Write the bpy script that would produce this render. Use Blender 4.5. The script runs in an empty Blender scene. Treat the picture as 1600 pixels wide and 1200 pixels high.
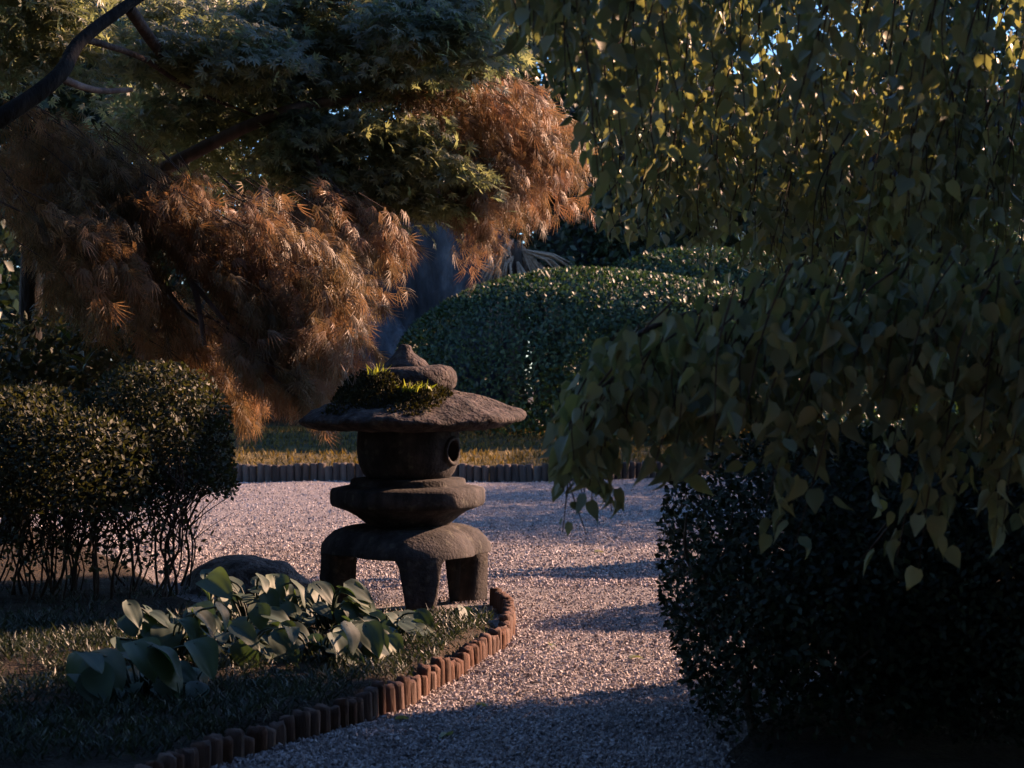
import bpy, bmesh, math, random
import numpy as np
from mathutils import Vector, Matrix

random.seed(7)
rng = np.random.default_rng(11)
sc = bpy.context.scene
C = sc.collection

# ------------------------------------------------------------------ camera, sky, sun, exposure
CAM_H = 1.08
F = 2667.0                                   # focal length in pixels of the 1600 px wide photograph
cam_d = bpy.data.cameras.new('camera')
cam_d.sensor_width = 36.0
cam_d.lens = F / 1600 * 36
cam_d.clip_start, cam_d.clip_end = 0.05, 600
cam_d.dof.use_dof = True
cam_d.dof.focus_distance = 8.1
cam_d.dof.aperture_fstop = 7.0
cam = bpy.data.objects.new('camera', cam_d)
C.objects.link(cam)
cam.location = (0, 0, CAM_H)
cam.rotation_euler = (math.radians(90), 0, 0)
sc.camera = cam

SUN_AZ, SUN_EL = 30.0, 23.0                  # degrees behind the +X axis, degrees above the ground
w = bpy.data.worlds.new('World'); sc.world = w; w.use_nodes = True
wn = w.node_tree
bg = wn.nodes['Background']
sky = wn.nodes.new('ShaderNodeTexSky')
sky.sky_type = 'NISHITA'; sky.sun_disc = False
sky.sun_elevation = math.radians(SUN_EL)
sky.sun_rotation = math.radians(90 - SUN_AZ)
sky.air_density = 1.0; sky.dust_density = 0.2; sky.ozone_density = 6.0
wn.links.new(sky.outputs[0], bg.inputs[0])
bg.inputs[1].default_value = 0.08
s_dir = Vector((math.cos(math.radians(SUN_AZ)) * math.cos(math.radians(SUN_EL)),
                math.sin(math.radians(SUN_AZ)) * math.cos(math.radians(SUN_EL)),
                math.sin(math.radians(SUN_EL))))
sun_d = bpy.data.lights.new('sun', 'SUN')
sun_d.energy = 5.0
sun_d.angle = math.radians(0.6)
sun_d.color = (1.0, 0.6, 0.39)
sun = bpy.data.objects.new('sun', sun_d); C.objects.link(sun)
sun.rotation_euler = s_dir.to_track_quat('Z', 'Y').to_euler()
sun.location = (20, 12, 12)

sc.view_settings.view_transform = 'Standard'
sc.view_settings.look = 'None'
sc.view_settings.gamma = 1.0
sc.view_settings.exposure = 2.05
sc.view_settings.use_curve_mapping = False
sc.render.engine = 'CYCLES'
sc.cycles.max_bounces = 5
sc.cycles.diffuse_bounces = 3
sc.cycles.glossy_bounces = 2
sc.cycles.transmission_bounces = 4
sc.cycles.use_denoising = True
sc.cycles.use_adaptive_sampling = True
sc.cycles.adaptive_threshold = 0.02

# ------------------------------------------------------------------ helpers
def at(px, py, Y):
    """a point seen at that pixel of the photograph, Y metres away"""
    return Vector(((px - 800) / F * Y, Y, CAM_H - (py - 600) / F * Y))

def nrm(a):
    return a / np.maximum(np.linalg.norm(a, axis=-1, keepdims=True), 1e-9)

def put(o, parent=None):
    C.objects.link(o)
    if parent is not None:
        o.parent = parent
    return o

def tag(o, label=None, cat=None, group=None, kind=None):
    if label: o['label'] = label
    if cat: o['category'] = cat
    if group: o['group'] = group
    if kind: o['kind'] = kind
    return o

def empty(name, loc, rz=0):
    o = bpy.data.objects.new(name, None)
    o.empty_display_size = 0.1
    C.objects.link(o)
    o.location = loc; o.rotation_euler = (0, 0, rz)
    return o

def np_mesh(name, V, T, mat, rnd=None, flat=False):
    V = np.asarray(V, np.float32).reshape(-1, 3); T = np.asarray(T, np.int32).reshape(-1, 3)
    me = bpy.data.meshes.new(name)
    me.vertices.add(len(V)); me.vertices.foreach_set('co', V.ravel())
    me.loops.add(T.size); me.loops.foreach_set('vertex_index', T.ravel())
    me.polygons.add(len(T)); me.polygons.foreach_set('loop_start', np.arange(0, T.size, 3, dtype=np.int32))
    if rnd is not None:
        a = me.attributes.new('rnd', 'FLOAT', 'POINT')
        a.data.foreach_set('value', np.asarray(rnd, np.float32))
    me.update(calc_edges=True); me.validate()
    if flat: me.shade_flat()
    if mat: me.materials.append(mat)
    return me

def obj(name, me, parent=None, off=None):
    o = bpy.data.objects.new(name, me)
    put(o, parent)
    return o

def poly_mesh(name, verts, faces, mat, smooth=True):
    me = bpy.data.meshes.new(name)
    me.from_pydata([tuple(v) for v in verts], [], [tuple(f) for f in faces])
    me.update()
    if smooth: me.shade_smooth()
    if mat: me.materials.append(mat)
    return me

def frames(d, n):
    x = nrm(d); y = nrm(np.cross(n, x)); z = np.cross(x, y)
    return np.stack([x, y, z], axis=-1)

def scatter(tv, tf, P, R, S, rnd=None):
    """copies of a template laid into one vertex and face array"""
    P = np.asarray(P, float); N = len(P); m = len(tv)
    S = np.asarray(S, float)
    if S.ndim == 1: S = S[:, None] * np.ones((1, 3))
    loc = tv[None] * S[:, None, :]
    V = np.einsum('nij,nmj->nmi', R, loc) + P[:, None, :]
    T = tf[None] + (np.arange(N) * m)[:, None, None]
    if rnd is None: rnd = rng.random(N)
    return V.reshape(-1, 3), T.reshape(-1, 3), np.repeat(rnd, m)

def merge(lst):
    Vs, Ts, Rs = [], [], []; k = 0
    for V, T, r in lst:
        Vs.append(V); Ts.append(T + k); Rs.append(r); k += len(V)
    return np.concatenate(Vs), np.concatenate(Ts), np.concatenate(Rs)

def tube(pts, rad, n=7, cap=True):
    pts = np.asarray([tuple(p) for p in pts], float); rad = np.asarray(rad, float)
    k = len(pts)
    tan = np.gradient(pts, axis=0); tan = nrm(tan)
    ref = np.array([0.31, 0.17, 0.93]) if abs(tan[0][2]) < 0.8 else np.array([0.9, 0.31, 0.2])
    a = nrm(np.cross(tan, ref)); b = np.cross(tan, a)
    th = np.linspace(0, 2 * np.pi, n, endpoint=False)
    V = pts[:, None] + rad[:, None, None] * (np.cos(th)[None, :, None] * a[:, None] + np.sin(th)[None, :, None] * b[:, None])
    V = V.reshape(-1, 3); T = []
    for i in range(k - 1):
        for j in range(n):
            p, q = i * n + j, i * n + (j + 1) % n
            T += [(p, q, q + n), (p, q + n, p + n)]
    if cap:
        V = np.vstack([V, pts[-1:]]); e = len(V) - 1
        for j in range(n): T.append(((k - 1) * n + j, (k - 1) * n + (j + 1) % n, e))
    return V, np.array(T), np.zeros(len(V))

def spline(ctrl, n):
    c = [Vector(p) for p in ctrl]; c = [c[0] * 2 - c[1]] + c + [c[-1] * 2 - c[-2]]
    out = []; m = len(c) - 3
    for i in range(n):
        u = i / (n - 1) * m; k = min(int(u), m - 1); t = u - k
        p0, p1, p2, p3 = c[k:k + 4]
        out.append(0.5 * ((2 * p1) + (p2 - p0) * t + (2 * p0 - 5 * p1 + 4 * p2 - p3) * t * t + (3 * p1 - p0 - 3 * p2 + p3) * t ** 3))
    return out

def wobble(P, f, seed=0):
    """cheap smooth noise in -1..1"""
    P = np.asarray(P, float); r = np.random.default_rng(seed); s = 0
    for i in range(5):
        k = r.normal(size=3) * f * (1 + 0.35 * i); s = s + np.sin(P @ k + r.random() * 6.28) / (1 + 0.3 * i)
    return s / 2.6

def lathe(prof, n=64, fn=None):
    V = []; Fc = []; m = len(prof)
    for i in range(n):
        th = 2 * math.pi * i / n
        for r, z in prof:
            if fn: r, z = fn(r, z, th)
            V.append((r * math.cos(th), r * math.sin(th), z))
    for i in range(n):
        k = (i + 1) % n
        for j in range(m - 1):
            Fc.append((i * m + j, k * m + j, k * m + j + 1, i * m + j + 1))
    return V, Fc

# ------------------------------------------------------------------ materials
def mat_new(name):
    m = bpy.data.materials.new(name); m.use_nodes = True
    nt = m.node_tree; b = nt.nodes['Principled BSDF']
    return m, nt, b

def ramp(nt, stops):
    r = nt.nodes.new('ShaderNodeValToRGB'); e = r.color_ramp.elements
    while len(e) > 1: e.remove(e[-1])
    e[0].position = stops[0][0]; e[0].color = (*stops[0][1], 1)
    for p, c in stops[1:]:
        x = e.new(p); x.color = (*c, 1)
    return r

def leaf_mat(name, stops, rough=0.45, trans=0.35, tcol=(1.6, 1.5, 0.7), spec=0.5):
    m, nt, b = mat_new(name)
    a = nt.nodes.new('ShaderNodeAttribute'); a.attribute_name = 'rnd'
    r = ramp(nt, stops)
    nz = nt.nodes.new('ShaderNodeTexNoise'); nz.inputs['Scale'].default_value = 2.3; nz.inputs['Detail'].default_value = 3
    co = nt.nodes.new('ShaderNodeTexCoord'); nt.links.new(co.outputs['Object'], nz.inputs['Vector'])
    mx = nt.nodes.new('ShaderNodeMath'); mx.operation = 'MULTIPLY_ADD'
    nt.links.new(nz.outputs['Fac'], mx.inputs[0]); mx.inputs[1].default_value = 0.55
    sb = nt.nodes.new('ShaderNodeMath'); sb.operation = 'MULTIPLY_ADD'
    nt.links.new(a.outputs['Fac'], sb.inputs[0]); sb.inputs[1].default_value = 0.72; sb.inputs[2].default_value = -0.135
    nt.links.new(sb.outputs[0], mx.inputs[2])
    nt.links.new(mx.outputs[0], r.inputs[0])
    nt.links.new(r.outputs[0], b.inputs['Base Color'])
    b.inputs['Roughness'].default_value = rough
    b.inputs['Specular IOR Level'].default_value = spec
    if trans > 0:
        t = nt.nodes.new('ShaderNodeBsdfTranslucent')
        mc = nt.nodes.new('ShaderNodeMix'); mc.data_type = 'RGBA'; mc.blend_type = 'MULTIPLY'
        mc.inputs['Factor'].default_value = 1
        nt.links.new(r.outputs[0], mc.inputs['A']); mc.inputs['B'].default_value = (*tcol, 1)
        nt.links.new(mc.outputs['Result'], t.inputs['Color'])
        ms = nt.nodes.new('ShaderNodeMixShader'); ms.inputs[0].default_value = trans
        nt.links.new(b.outputs[0], ms.inputs[1]); nt.links.new(t.outputs[0], ms.inputs[2])
        nt.links.new(ms.outputs[0], nt.nodes['Material Output'].inputs[0])
    return m

def rough_mat(name, stops, scale=8.0, rough=0.85, bump=0.4, bscale=40.0, detail=6, stretch=(1, 1, 1), dist=0.02, spec=0.25):
    m, nt, b = mat_new(name)
    co = nt.nodes.new('ShaderNodeTexCoord'); mp = nt.nodes.new('ShaderNodeMapping')
    mp.inputs['Scale'].default_value = stretch
    nt.links.new(co.outputs['Object'], mp.inputs['Vector'])
    n1 = nt.nodes.new('ShaderNodeTexNoise'); n1.inputs['Scale'].default_value = scale; n1.inputs['Detail'].default_value = detail
    n1.inputs['Roughness'].default_value = 0.65
    nt.links.new(mp.outputs[0], n1.inputs['Vector'])
    r = ramp(nt, stops); nt.links.new(n1.outputs['Fac'], r.inputs[0])
    nt.links.new(r.outputs[0], b.inputs['Base Color'])
    n2 = nt.nodes.new('ShaderNodeTexNoise'); n2.inputs['Scale'].default_value = bscale; n2.inputs['Detail'].default_value = 8
    nt.links.new(mp.outputs[0], n2.inputs['Vector'])
    bp = nt.nodes.new('ShaderNodeBump'); bp.inputs['Strength'].default_value = bump; bp.inputs['Distance'].default_value = dist
    nt.links.new(n2.outputs['Fac'], bp.inputs['Height']); nt.links.new(bp.outputs[0], b.inputs['Normal'])
    b.inputs['Roughness'].default_value = rough; b.inputs['Specular IOR Level'].default_value = spec
    return m

M = {}
M['stone'] = rough_mat('lantern_stone', [(0.25, (0.0175, 0.0163, 0.0175)), (0.5, (0.0410, 0.0374, 0.0386)), (0.62, (0.0651, 0.0579, 0.0579)), (0.8, (0.1035, 0.0914, 0.0894))], 9, 0.9, 0.55, 70, dist=0.012)
M['roofstone'] = rough_mat('roof_stone', [(0.3, (0.0164, 0.0141, 0.0147)), (0.48, (0.0439, 0.0353, 0.0347)), (0.58, (0.0723, 0.0551, 0.0522)), (0.7, (0.1166, 0.0994, 0.0822))], 13, 0.95, 0.9, 45, dist=0.03)
for key in ('stone', 'roofstone'):                       # lichen patches and water stains on the old stone
    nt = M[key].node_tree; b = nt.nodes['Principled BSDF']; src = b.inputs['Base Color'].links[0].from_socket
    co = nt.nodes.new('ShaderNodeTexCoord')
    n1 = nt.nodes.new('ShaderNodeTexNoise'); n1.inputs['Scale'].default_value = 22; n1.inputs['Detail'].default_value = 5; nt.links.new(co.outputs['Object'], n1.inputs['Vector'])
    r1 = ramp(nt, [(0.58, (0, 0, 0)), (0.68, (0.3, 0.3, 0.3))]); nt.links.new(n1.outputs['Fac'], r1.inputs[0])
    m1 = nt.nodes.new('ShaderNodeMix'); m1.data_type = 'RGBA'; nt.links.new(r1.outputs[0], m1.inputs['Factor']); nt.links.new(src, m1.inputs['A']); m1.inputs['B'].default_value = (0.17, 0.165, 0.13, 1)
    mp = nt.nodes.new('ShaderNodeMapping'); mp.inputs['Scale'].default_value = (9, 9, 1.2); nt.links.new(co.outputs['Object'], mp.inputs['Vector'])
    n2 = nt.nodes.new('ShaderNodeTexNoise'); n2.inputs['Scale'].default_value = 1.6; n2.inputs['Detail'].default_value = 4; nt.links.new(mp.outputs[0], n2.inputs['Vector'])
    r2 = ramp(nt, [(0.35, (0.3, 0.3, 0.32)), (0.6, (1, 1, 1))]); nt.links.new(n2.outputs['Fac'], r2.inputs[0])
    m2 = nt.nodes.new('ShaderNodeMix'); m2.data_type = 'RGBA'; m2.blend_type = 'MULTIPLY'; m2.inputs['Factor'].default_value = 0.8
    nt.links.new(m1.outputs['Result'], m2.inputs['A']); nt.links.new(r2.outputs[0], m2.inputs['B']); nt.links.new(m2.outputs['Result'], b.inputs['Base Color'])
M['gravelbase'] = rough_mat('gravel_base', [(0.3, (0.09, 0.082, 0.084)), (0.5, (0.2, 0.185, 0.19)), (0.7, (0.34, 0.32, 0.33))], 70, 0.95, 1.0, 75, detail=4, dist=0.03)
M['soil'] = rough_mat('soil', [(0.3, (0.015, 0.011, 0.008)), (0.55, (0.035, 0.026, 0.018)), (0.75, (0.07, 0.05, 0.03))], 12, 1.0, 0.9, 60, dist=0.04)
M['moss'] = rough_mat('moss', [(0.3, (0.02, 0.022, 0.012)), (0.5, (0.06, 0.05, 0.022)), (0.62, (0.12, 0.085, 0.025)), (0.75, (0.18, 0.13, 0.03))], 3.2, 1.0, 1.0, 40, dist=0.05)
M['wood'] = rough_mat('log_wood', [(0.28, (0.0271, 0.0154, 0.0114)), (0.5, (0.0899, 0.0434, 0.0289)), (0.72, (0.1560, 0.0804, 0.0543))], 14, 0.9, 0.8, 60, stretch=(1, 1, 0.18), dist=0.012)
M['wood_far'] = rough_mat('log_wood_far', [(0.28, (0.03, 0.026, 0.026)), (0.5, (0.07, 0.055, 0.05)), (0.72, (0.12, 0.09, 0.08))], 14, 0.9, 0.8, 60, stretch=(1, 1, 0.18), dist=0.012)
for key in ('wood', 'wood_far'):
    nt = M[key].node_tree; b = nt.nodes['Principled BSDF']
    src = b.inputs['Base Color'].links[0].from_socket
    oi = nt.nodes.new('ShaderNodeObjectInfo'); hv = nt.nodes.new('ShaderNodeHueSaturation')
    mr = nt.nodes.new('ShaderNodeMapRange'); mr.inputs['To Min'].default_value = 0.65; mr.inputs['To Max'].default_value = 1.15
    nt.links.new(oi.outputs['Random'], mr.inputs['Value']); nt.links.new(mr.outputs[0], hv.inputs['Value'])
    ms = nt.nodes.new('ShaderNodeMapRange'); ms.inputs['To Min'].default_value = 1.15; ms.inputs['To Max'].default_value = 0.7
    nt.links.new(oi.outputs['Random'], ms.inputs['Value']); nt.links.new(ms.outputs[0], hv.inputs['Saturation'])
    nt.links.new(src, hv.inputs['Color']); nt.links.new(hv.outputs[0], b.inputs['Base Color'])
M['bark'] = rough_mat('bark', [(0.3, (0.02, 0.014, 0.011)), (0.55, (0.06, 0.042, 0.034)), (0.75, (0.13, 0.1, 0.085))], 10, 0.9, 0.9, 30, stretch=(1, 1, 0.35), dist=0.02)
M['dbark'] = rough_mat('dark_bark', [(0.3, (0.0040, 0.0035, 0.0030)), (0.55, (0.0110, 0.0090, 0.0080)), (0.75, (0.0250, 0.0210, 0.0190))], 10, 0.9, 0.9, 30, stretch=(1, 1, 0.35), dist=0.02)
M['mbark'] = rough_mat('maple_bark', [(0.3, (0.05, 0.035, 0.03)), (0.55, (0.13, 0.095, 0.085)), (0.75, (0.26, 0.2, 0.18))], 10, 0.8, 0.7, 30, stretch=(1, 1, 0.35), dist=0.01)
M['rock'] = rough_mat('boulder_rock', [(0.3, (0.0120, 0.0130, 0.0160)), (0.47, (0.0340, 0.0350, 0.0420)), (0.6, (0.0660, 0.0670, 0.0780)), (0.72, (0.1400, 0.1400, 0.1500))], 2.6, 0.9, 1.0, 6, stretch=(1, 1, 0.3), dist=0.15)
M['brownrock'] = rough_mat('brown_rock', [(0.3, (0.03, 0.024, 0.022)), (0.5, (0.085, 0.066, 0.06)), (0.68, (0.16, 0.13, 0.12))], 14, 0.95, 1.0, 40, dist=0.03)
M['dryfrond'] = rough_mat('dry_frond', [(0.3, (0.1560, 0.1080, 0.0720)), (0.7, (0.4080, 0.2880, 0.2160))], 20, 0.9, 0.3, 40)
M['gravelstone'] = leaf_mat('gravel_stone', [(0.1, (0.13, 0.11, 0.11)), (0.4, (0.29, 0.255, 0.258)), (0.65, (0.41, 0.37, 0.375)), (0.9, (0.52, 0.475, 0.48))], 0.9, 0, spec=0.2)
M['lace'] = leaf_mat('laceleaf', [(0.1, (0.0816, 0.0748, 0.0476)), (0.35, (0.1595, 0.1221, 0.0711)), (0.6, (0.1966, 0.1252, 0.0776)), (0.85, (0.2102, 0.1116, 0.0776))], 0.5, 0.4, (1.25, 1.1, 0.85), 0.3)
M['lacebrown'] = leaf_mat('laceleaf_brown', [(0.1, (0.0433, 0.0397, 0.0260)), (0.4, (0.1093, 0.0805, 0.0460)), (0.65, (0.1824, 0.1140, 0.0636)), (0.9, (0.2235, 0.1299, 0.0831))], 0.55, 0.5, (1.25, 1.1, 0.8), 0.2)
M['maple'] = leaf_mat('green_maple', [(0.1, (0.0700, 0.0864, 0.0659)), (0.4, (0.1363, 0.1568, 0.1116)), (0.7, (0.1993, 0.2117, 0.1418)), (0.95, (0.2846, 0.2765, 0.2026))], 0.4, 0.55, (1.25, 1.3, 0.75), 0.5)
M['hedge'] = leaf_mat('hedge_leaf', [(0.1, (0.0132, 0.0284, 0.0177)), (0.5, (0.0269, 0.0512, 0.0269)), (0.9, (0.0619, 0.0923, 0.0362))], 0.5, 0.2, (1.3, 1.5, 0.5), 0.35)
M['azalea'] = leaf_mat('azalea_leaf', [(0.1, (0.0181, 0.0234, 0.0146)), (0.5, (0.0397, 0.0451, 0.0274)), (0.9, (0.0748, 0.0712, 0.0429))], 0.6, 0.25, (1.4, 1.4, 0.5), 0.25)
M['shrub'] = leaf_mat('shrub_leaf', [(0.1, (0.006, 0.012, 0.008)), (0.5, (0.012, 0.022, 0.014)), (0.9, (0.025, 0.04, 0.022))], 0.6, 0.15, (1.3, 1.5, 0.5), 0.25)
M['rhodo'] = leaf_mat('rhodo_leaf', [(0.1, (0.025, 0.045, 0.02)), (0.5, (0.055, 0.085, 0.03)), (0.9, (0.11, 0.13, 0.05))], 0.3, 0.2, (1.4, 1.5, 0.5), 0.6)
M['weep'] = leaf_mat('weeping_leaf', [(0.05, (0.11, 0.135, 0.085)), (0.5, (0.19, 0.21, 0.125)), (0.85, (0.27, 0.265, 0.14)), (1.0, (0.38, 0.3, 0.1))], 0.45, 0.36, (1.1, 1.1, 0.5), 0.35)
M['hosta'] = leaf_mat('hosta_leaf', [(0.1, (0.0289, 0.0469, 0.0361)), (0.5, (0.0452, 0.0704, 0.0524)), (0.9, (0.0724, 0.0976, 0.0580))], 0.58, 0.25, (1.3, 1.5, 0.5), 0.3)
M['cover'] = leaf_mat('groundcover', [(0.1, (0.0088, 0.0151, 0.0126)), (0.5, (0.0188, 0.0301, 0.0225)), (0.9, (0.0455, 0.0549, 0.0360))], 0.5, 0.25, (1.4, 1.4, 0.6), 0.4)
M['evergreen'] = leaf_mat('evergreen_leaf', [(0.1, (0.01, 0.018, 0.012)), (0.5, (0.022, 0.036, 0.02)), (0.9, (0.045, 0.06, 0.028))], 0.45, 0.15, (1.3, 1.5, 0.5), 0.35)
M['grassblade'] = leaf_mat('grass_blade', [(0.1, (0.08, 0.1, 0.02)), (0.5, (0.16, 0.19, 0.04)), (0.9, (0.27, 0.28, 0.08))], 0.5, 0.4, (1.4, 1.4, 0.5), 0.4)
M['roofmoss'] = leaf_mat('roof_moss', [(0.1, (0.0098, 0.0119, 0.0063)), (0.5, (0.0224, 0.0231, 0.0098)), (0.9, (0.0630, 0.0525, 0.0175))], 0.8, 0.2, (1.3, 1.3, 0.5), 0.2)
M['plaster'] = rough_mat('pale_plaster', [(0.3, (0.2, 0.23, 0.27)), (0.7, (0.3, 0.34, 0.38))], 1.5, 0.9, 0.2, 30)
M['rooftile'] = rough_mat('roof_tile', [(0.3, (0.01, 0.011, 0.014)), (0.7, (0.03, 0.031, 0.036))], 6, 0.95, 0.3, 30)
M['darkwood'] = rough_mat('dark_wood', [(0.3, (0.02, 0.016, 0.014)), (0.7, (0.05, 0.04, 0.034))], 8, 0.7, 0.3, 30)
gm, gnt, gb = mat_new('window_glass'); gb.inputs['Base Color'].default_value = (0.015, 0.02, 0.03, 1); gb.inputs['Roughness'].default_value = 0.08
M['glass'] = gm

# ------------------------------------------------------------------ leaf templates (axis +X, face +Z)
LEAF2_V = np.array([(0, 0, 0), (0.5, 0.28, 0.05), (1, 0, -0.06), (0.5, -0.28, 0.05)]); LEAF2_F = np.array([(0, 2, 1), (0, 3, 2)])
def heart_leaf():
    half = [(0.0, 0.0), (0.03, 0.2), (0.2, 0.33), (0.45, 0.3), (0.75, 0.125), (1.0, 0.0)]
    V = []; T = []
    zc = lambda x: -0.22 * max(0, x - 0.35) ** 1.6
    for x, y in half: V.append((max(x, 0.03) if 0 < y else x, 0, zc(x)))
    for x, y in half: V.append((x - 0.05 * (y > 0.1 and x < 0.1), y, zc(x) + 0.09 * y * 2.2))
    for x, y in half: V.append((x - 0.05 * (y > 0.1 and x < 0.1), -y, zc(x) + 0.09 * y * 2.2))
    n = len(half)
    for i in range(n - 1):
        T += [(i, i + 1, n + i + 1), (i, n + i + 1, n + i), (i, 2 * n + i + 1, i + 1), (i, 2 * n + i, 2 * n + i + 1)]
    return np.array(V), np.array(T)
HEART_V, HEART_F = heart_leaf()
def palmate(lobes, spread, width, droop, seg=2, thin=False):
    V = []; T = []
    for k in range(lobes):
        u = (k / (lobes - 1) - 0.5) * 2
        a = u * spread; L = 1.0 - 0.42 * abs(u) ** 1.5
        c, s = math.cos(a), math.sin(a); b = len(V)
        for (t, wd) in ((0.02, 0.15), (0.45, 1.0), (1.0, 0.0)):
            x, y = c * L * t, s * L * t; z = -droop * t * t * L
            ww = width * wd
            if wd > 0: V += [(x - s * ww, y + c * ww, z), (x + s * ww, y - c * ww, z)]
            else: V.append((x, y, z))
        T += [(b, b + 1, b + 3), (b, b + 3, b + 2), (b + 2, b + 3, b + 4)]
    return np.array(V), np.array(T)
def star_leaf():
    V = []; T = []
    for k in range(7):
        u = (k / 6 - 0.5) * 2; a = u * 1.9; L = 1.0 - 0.42 * abs(u) ** 1.5; c, q = math.cos(a), math.sin(a); b = len(V)
        for t, wd in ((0.0, 0), (0.42, 0.105), (1.0, 0), (0.42, -0.105)): V.append((c * L * t - q * wd, q * L * t + c * wd, -0.2 * t * t * L))
        T += [(b, b + 2, b + 1), (b, b + 3, b + 2)]
    return np.array(V), np.array(T)
STAR_V, STAR_F = star_leaf()
LACE_V, LACE_F = palmate(6, 0.72, 0.022, 0.55)
BLADE_V = np.array([(0, -0.04, 0), (0, 0.04, 0), (0.5, 0.05, 0.0), (0.5, -0.05, 0.0), (1, 0, -0.12)]); BLADE_F = np.array([(0, 2, 1), (0, 3, 2), (3, 4, 2)])
STONE_V = np.array([(1, 0, 0), (-0.5, 0.87, 0.1), (-0.5, -0.87, -0.1), (0.1, 0, 0.75), (0, 0.1, -0.75)]) * 0.52
STONE_F = np.array([(0, 1, 3), (1, 2, 3), (2, 0, 3), (1, 0, 4), (2, 1, 4), (0, 2, 4)])


def rand_dirs(n):
    return nrm(rng.normal(size=(n, 3)))

def crown_mesh(name, P, D, N, S, mat, tv=LEAF2_V, tf=LEAF2_F, flat=False):
    V, T, r = scatter(tv, tf, P, frames(D, N), S)
    return np_mesh(name, V, T, mat, r, flat)

# ------------------------------------------------------------------ the ground
EDGE = [(-1.2, 2.9), (-1.06, 3.95), (-0.93, 4.5), (-0.75, 4.98), (-0.57, 5.3), (-0.43, 5.62), (-0.347, 5.82), (-0.234, 6.23),
        (-0.125, 6.67), (-0.045, 7.02), (-0.012, 7.48), (-0.03, 8.0), (-0.085, 8.3)]
ey = np.array([p[1] for p in EDGE]); ex = np.array([p[0] for p in EDGE])
def bed_mask(x, y):
    """height of the planted bed, 0 outside"""
    x = np.asarray(x, float); y = np.asarray(y, float)
    xe = np.interp(y, ey, ex)
    inside = np.clip((xe - 0.02 - x) / 0.05, 0, 1)
    yb = np.interp(x, [-6, -3.2, -2.3, -1.7, -1.2, -0.5, 0], [14, 12.5, 10.5, 9.0, 8.75, 8.6, 8.5])
    back = np.clip((yb - y) / np.interp(x, [-1.7, -1.2], [0.7, 1.9]), 0, 1)
    return inside * back * back * (3 - 2 * back)

def grid_mesh(name, x0, x1, y0, y1, nx, ny, zf, mat):
    X, Y = np.meshgrid(np.linspace(x0, x1, nx), np.linspace(y0, y1, ny))
    Z = zf(X, Y); V = np.stack([X, Y, Z], -1).reshape(-1, 3)
    i = np.arange((ny - 1) * nx).reshape(ny - 1, nx)[:, :-1].ravel()
    T = np.concatenate([np.stack([i, i + 1, i + nx + 1], -1), np.stack([i, i + nx + 1, i + nx], -1)])
    return np_mesh(name, V, T, mat)

def bed_z(X, Y):
    m = bed_mask(X, Y)
    P = np.stack([np.asarray(X, float), np.asarray(Y, float), np.zeros_like(np.asarray(X, float))], -1)
    return -0.05 + m * (0.115 + 0.02 * wobble(P, 3.0, 3)) + m * 0.03 * wobble(P, 0.9, 5)

def bank_front(x):
    return np.interp(x, [-12, -5, -3, 0.9, 2.2, 5, 9], [16.0, 18.2, 18.95, 18.95, 20.2, 22.5, 24])
def bank_z(X, Y):
    d = Y - bank_front(X) - 0.06
    P = np.stack([X, Y, 0 * X], -1)
    return np.where(d < 0, -0.1, 0.15 + 0.28 * np.clip(d / 4, 0, 1) + 0.03 * wobble(P, 1.3, 9))

def gravel_z(X, Y):
    P = np.stack([X, Y, 0 * X], -1)
    return 0.010 * wobble(P, 2.6, 4) + 0.007 * wobble(P, 6.5, 14)
g = obj('ground', grid_mesh('ground', -160, 160, -60, 300, 40, 40, lambda X, Y: 0 * X - 0.06, M['soil'])); tag(g, kind='structure')
g = obj('gravel_path', grid_mesh('gravel_path', -14, 14, -3, 25, 150, 170, gravel_z, M['gravelbase'])); tag(g, kind='structure')
g = obj('planted_bed_ground', grid_mesh('planted_bed_ground', -6, 0.1, 2.0, 14, 130, 180, bed_z, M['soil'])); tag(g, kind='structure')
g = obj('moss_bank_ground', grid_mesh('moss_bank_ground', -14, 12, 15.5, 34, 160, 160, bank_z, M['moss'])); tag(g, kind='structure')

def right_edge(y):
    return np.interp(y, [0, 4.0, 4.9, 5.5, 6.2, 7, 12], [0.15, 0.35, 0.62, 0.85, 1.2, 1.7, 2.6])
def corner_z(X, Y):
    P = np.stack([X, Y, 0 * X], -1)
    return np.where(X > right_edge(Y) + 0.06 * wobble(P, 4, 8), 0.025 + 0.02 * wobble(P, 3, 6), -0.03)
g = obj('corner_shade_ground', grid_mesh('corner_shade_ground', 0.1, 5, 2.5, 12, 80, 120, corner_z, M['soil'])); tag(g, kind='structure')  # dark soil sheet added to blacken the shaded lower right corner

# loose stones on the path
def gravel(n, y0, y1, smin, smax):
    u = rng.random(n); y = 1 / ((1 - u) / y0 + u / y1) if y0 > 0 else y0 + u * (y1 - y0)
    x = (rng.random(n) * 0.64 - 0.32) * y
    ok = (x < right_edge(y) + rng.normal(size=n) * 0.08) & (bed_mask(x, y) < 0.05) & (y < bank_front(x) - 0.02)
    x, y = x[ok], y[ok]; k = len(x)
    P = np.stack([x, y, gravel_z(x, y) + 0.003 + 0.008 * rng.random(k)], -1)
    S = (smin + (smax - smin) * rng.random(k) ** 2)[:, None] * (0.65 + 0.7 * rng.random((k, 3)))
    return scatter(STONE_V, STONE_F, P, frames(rand_dirs(k), rand_dirs(k)), S)
V, T, r = merge([gravel(105000, 4.3, 9.5, 0.008, 0.0195), gravel(52000, 9.0, 20, 0.013, 0.025)])
o = obj('gravel', np_mesh('gravel', V, T, M['gravelstone'], r, flat=True))
tag(o, 'loose pinkish grey gravel strewn over the garden path', 'gravel', kind='stuff')

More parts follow.
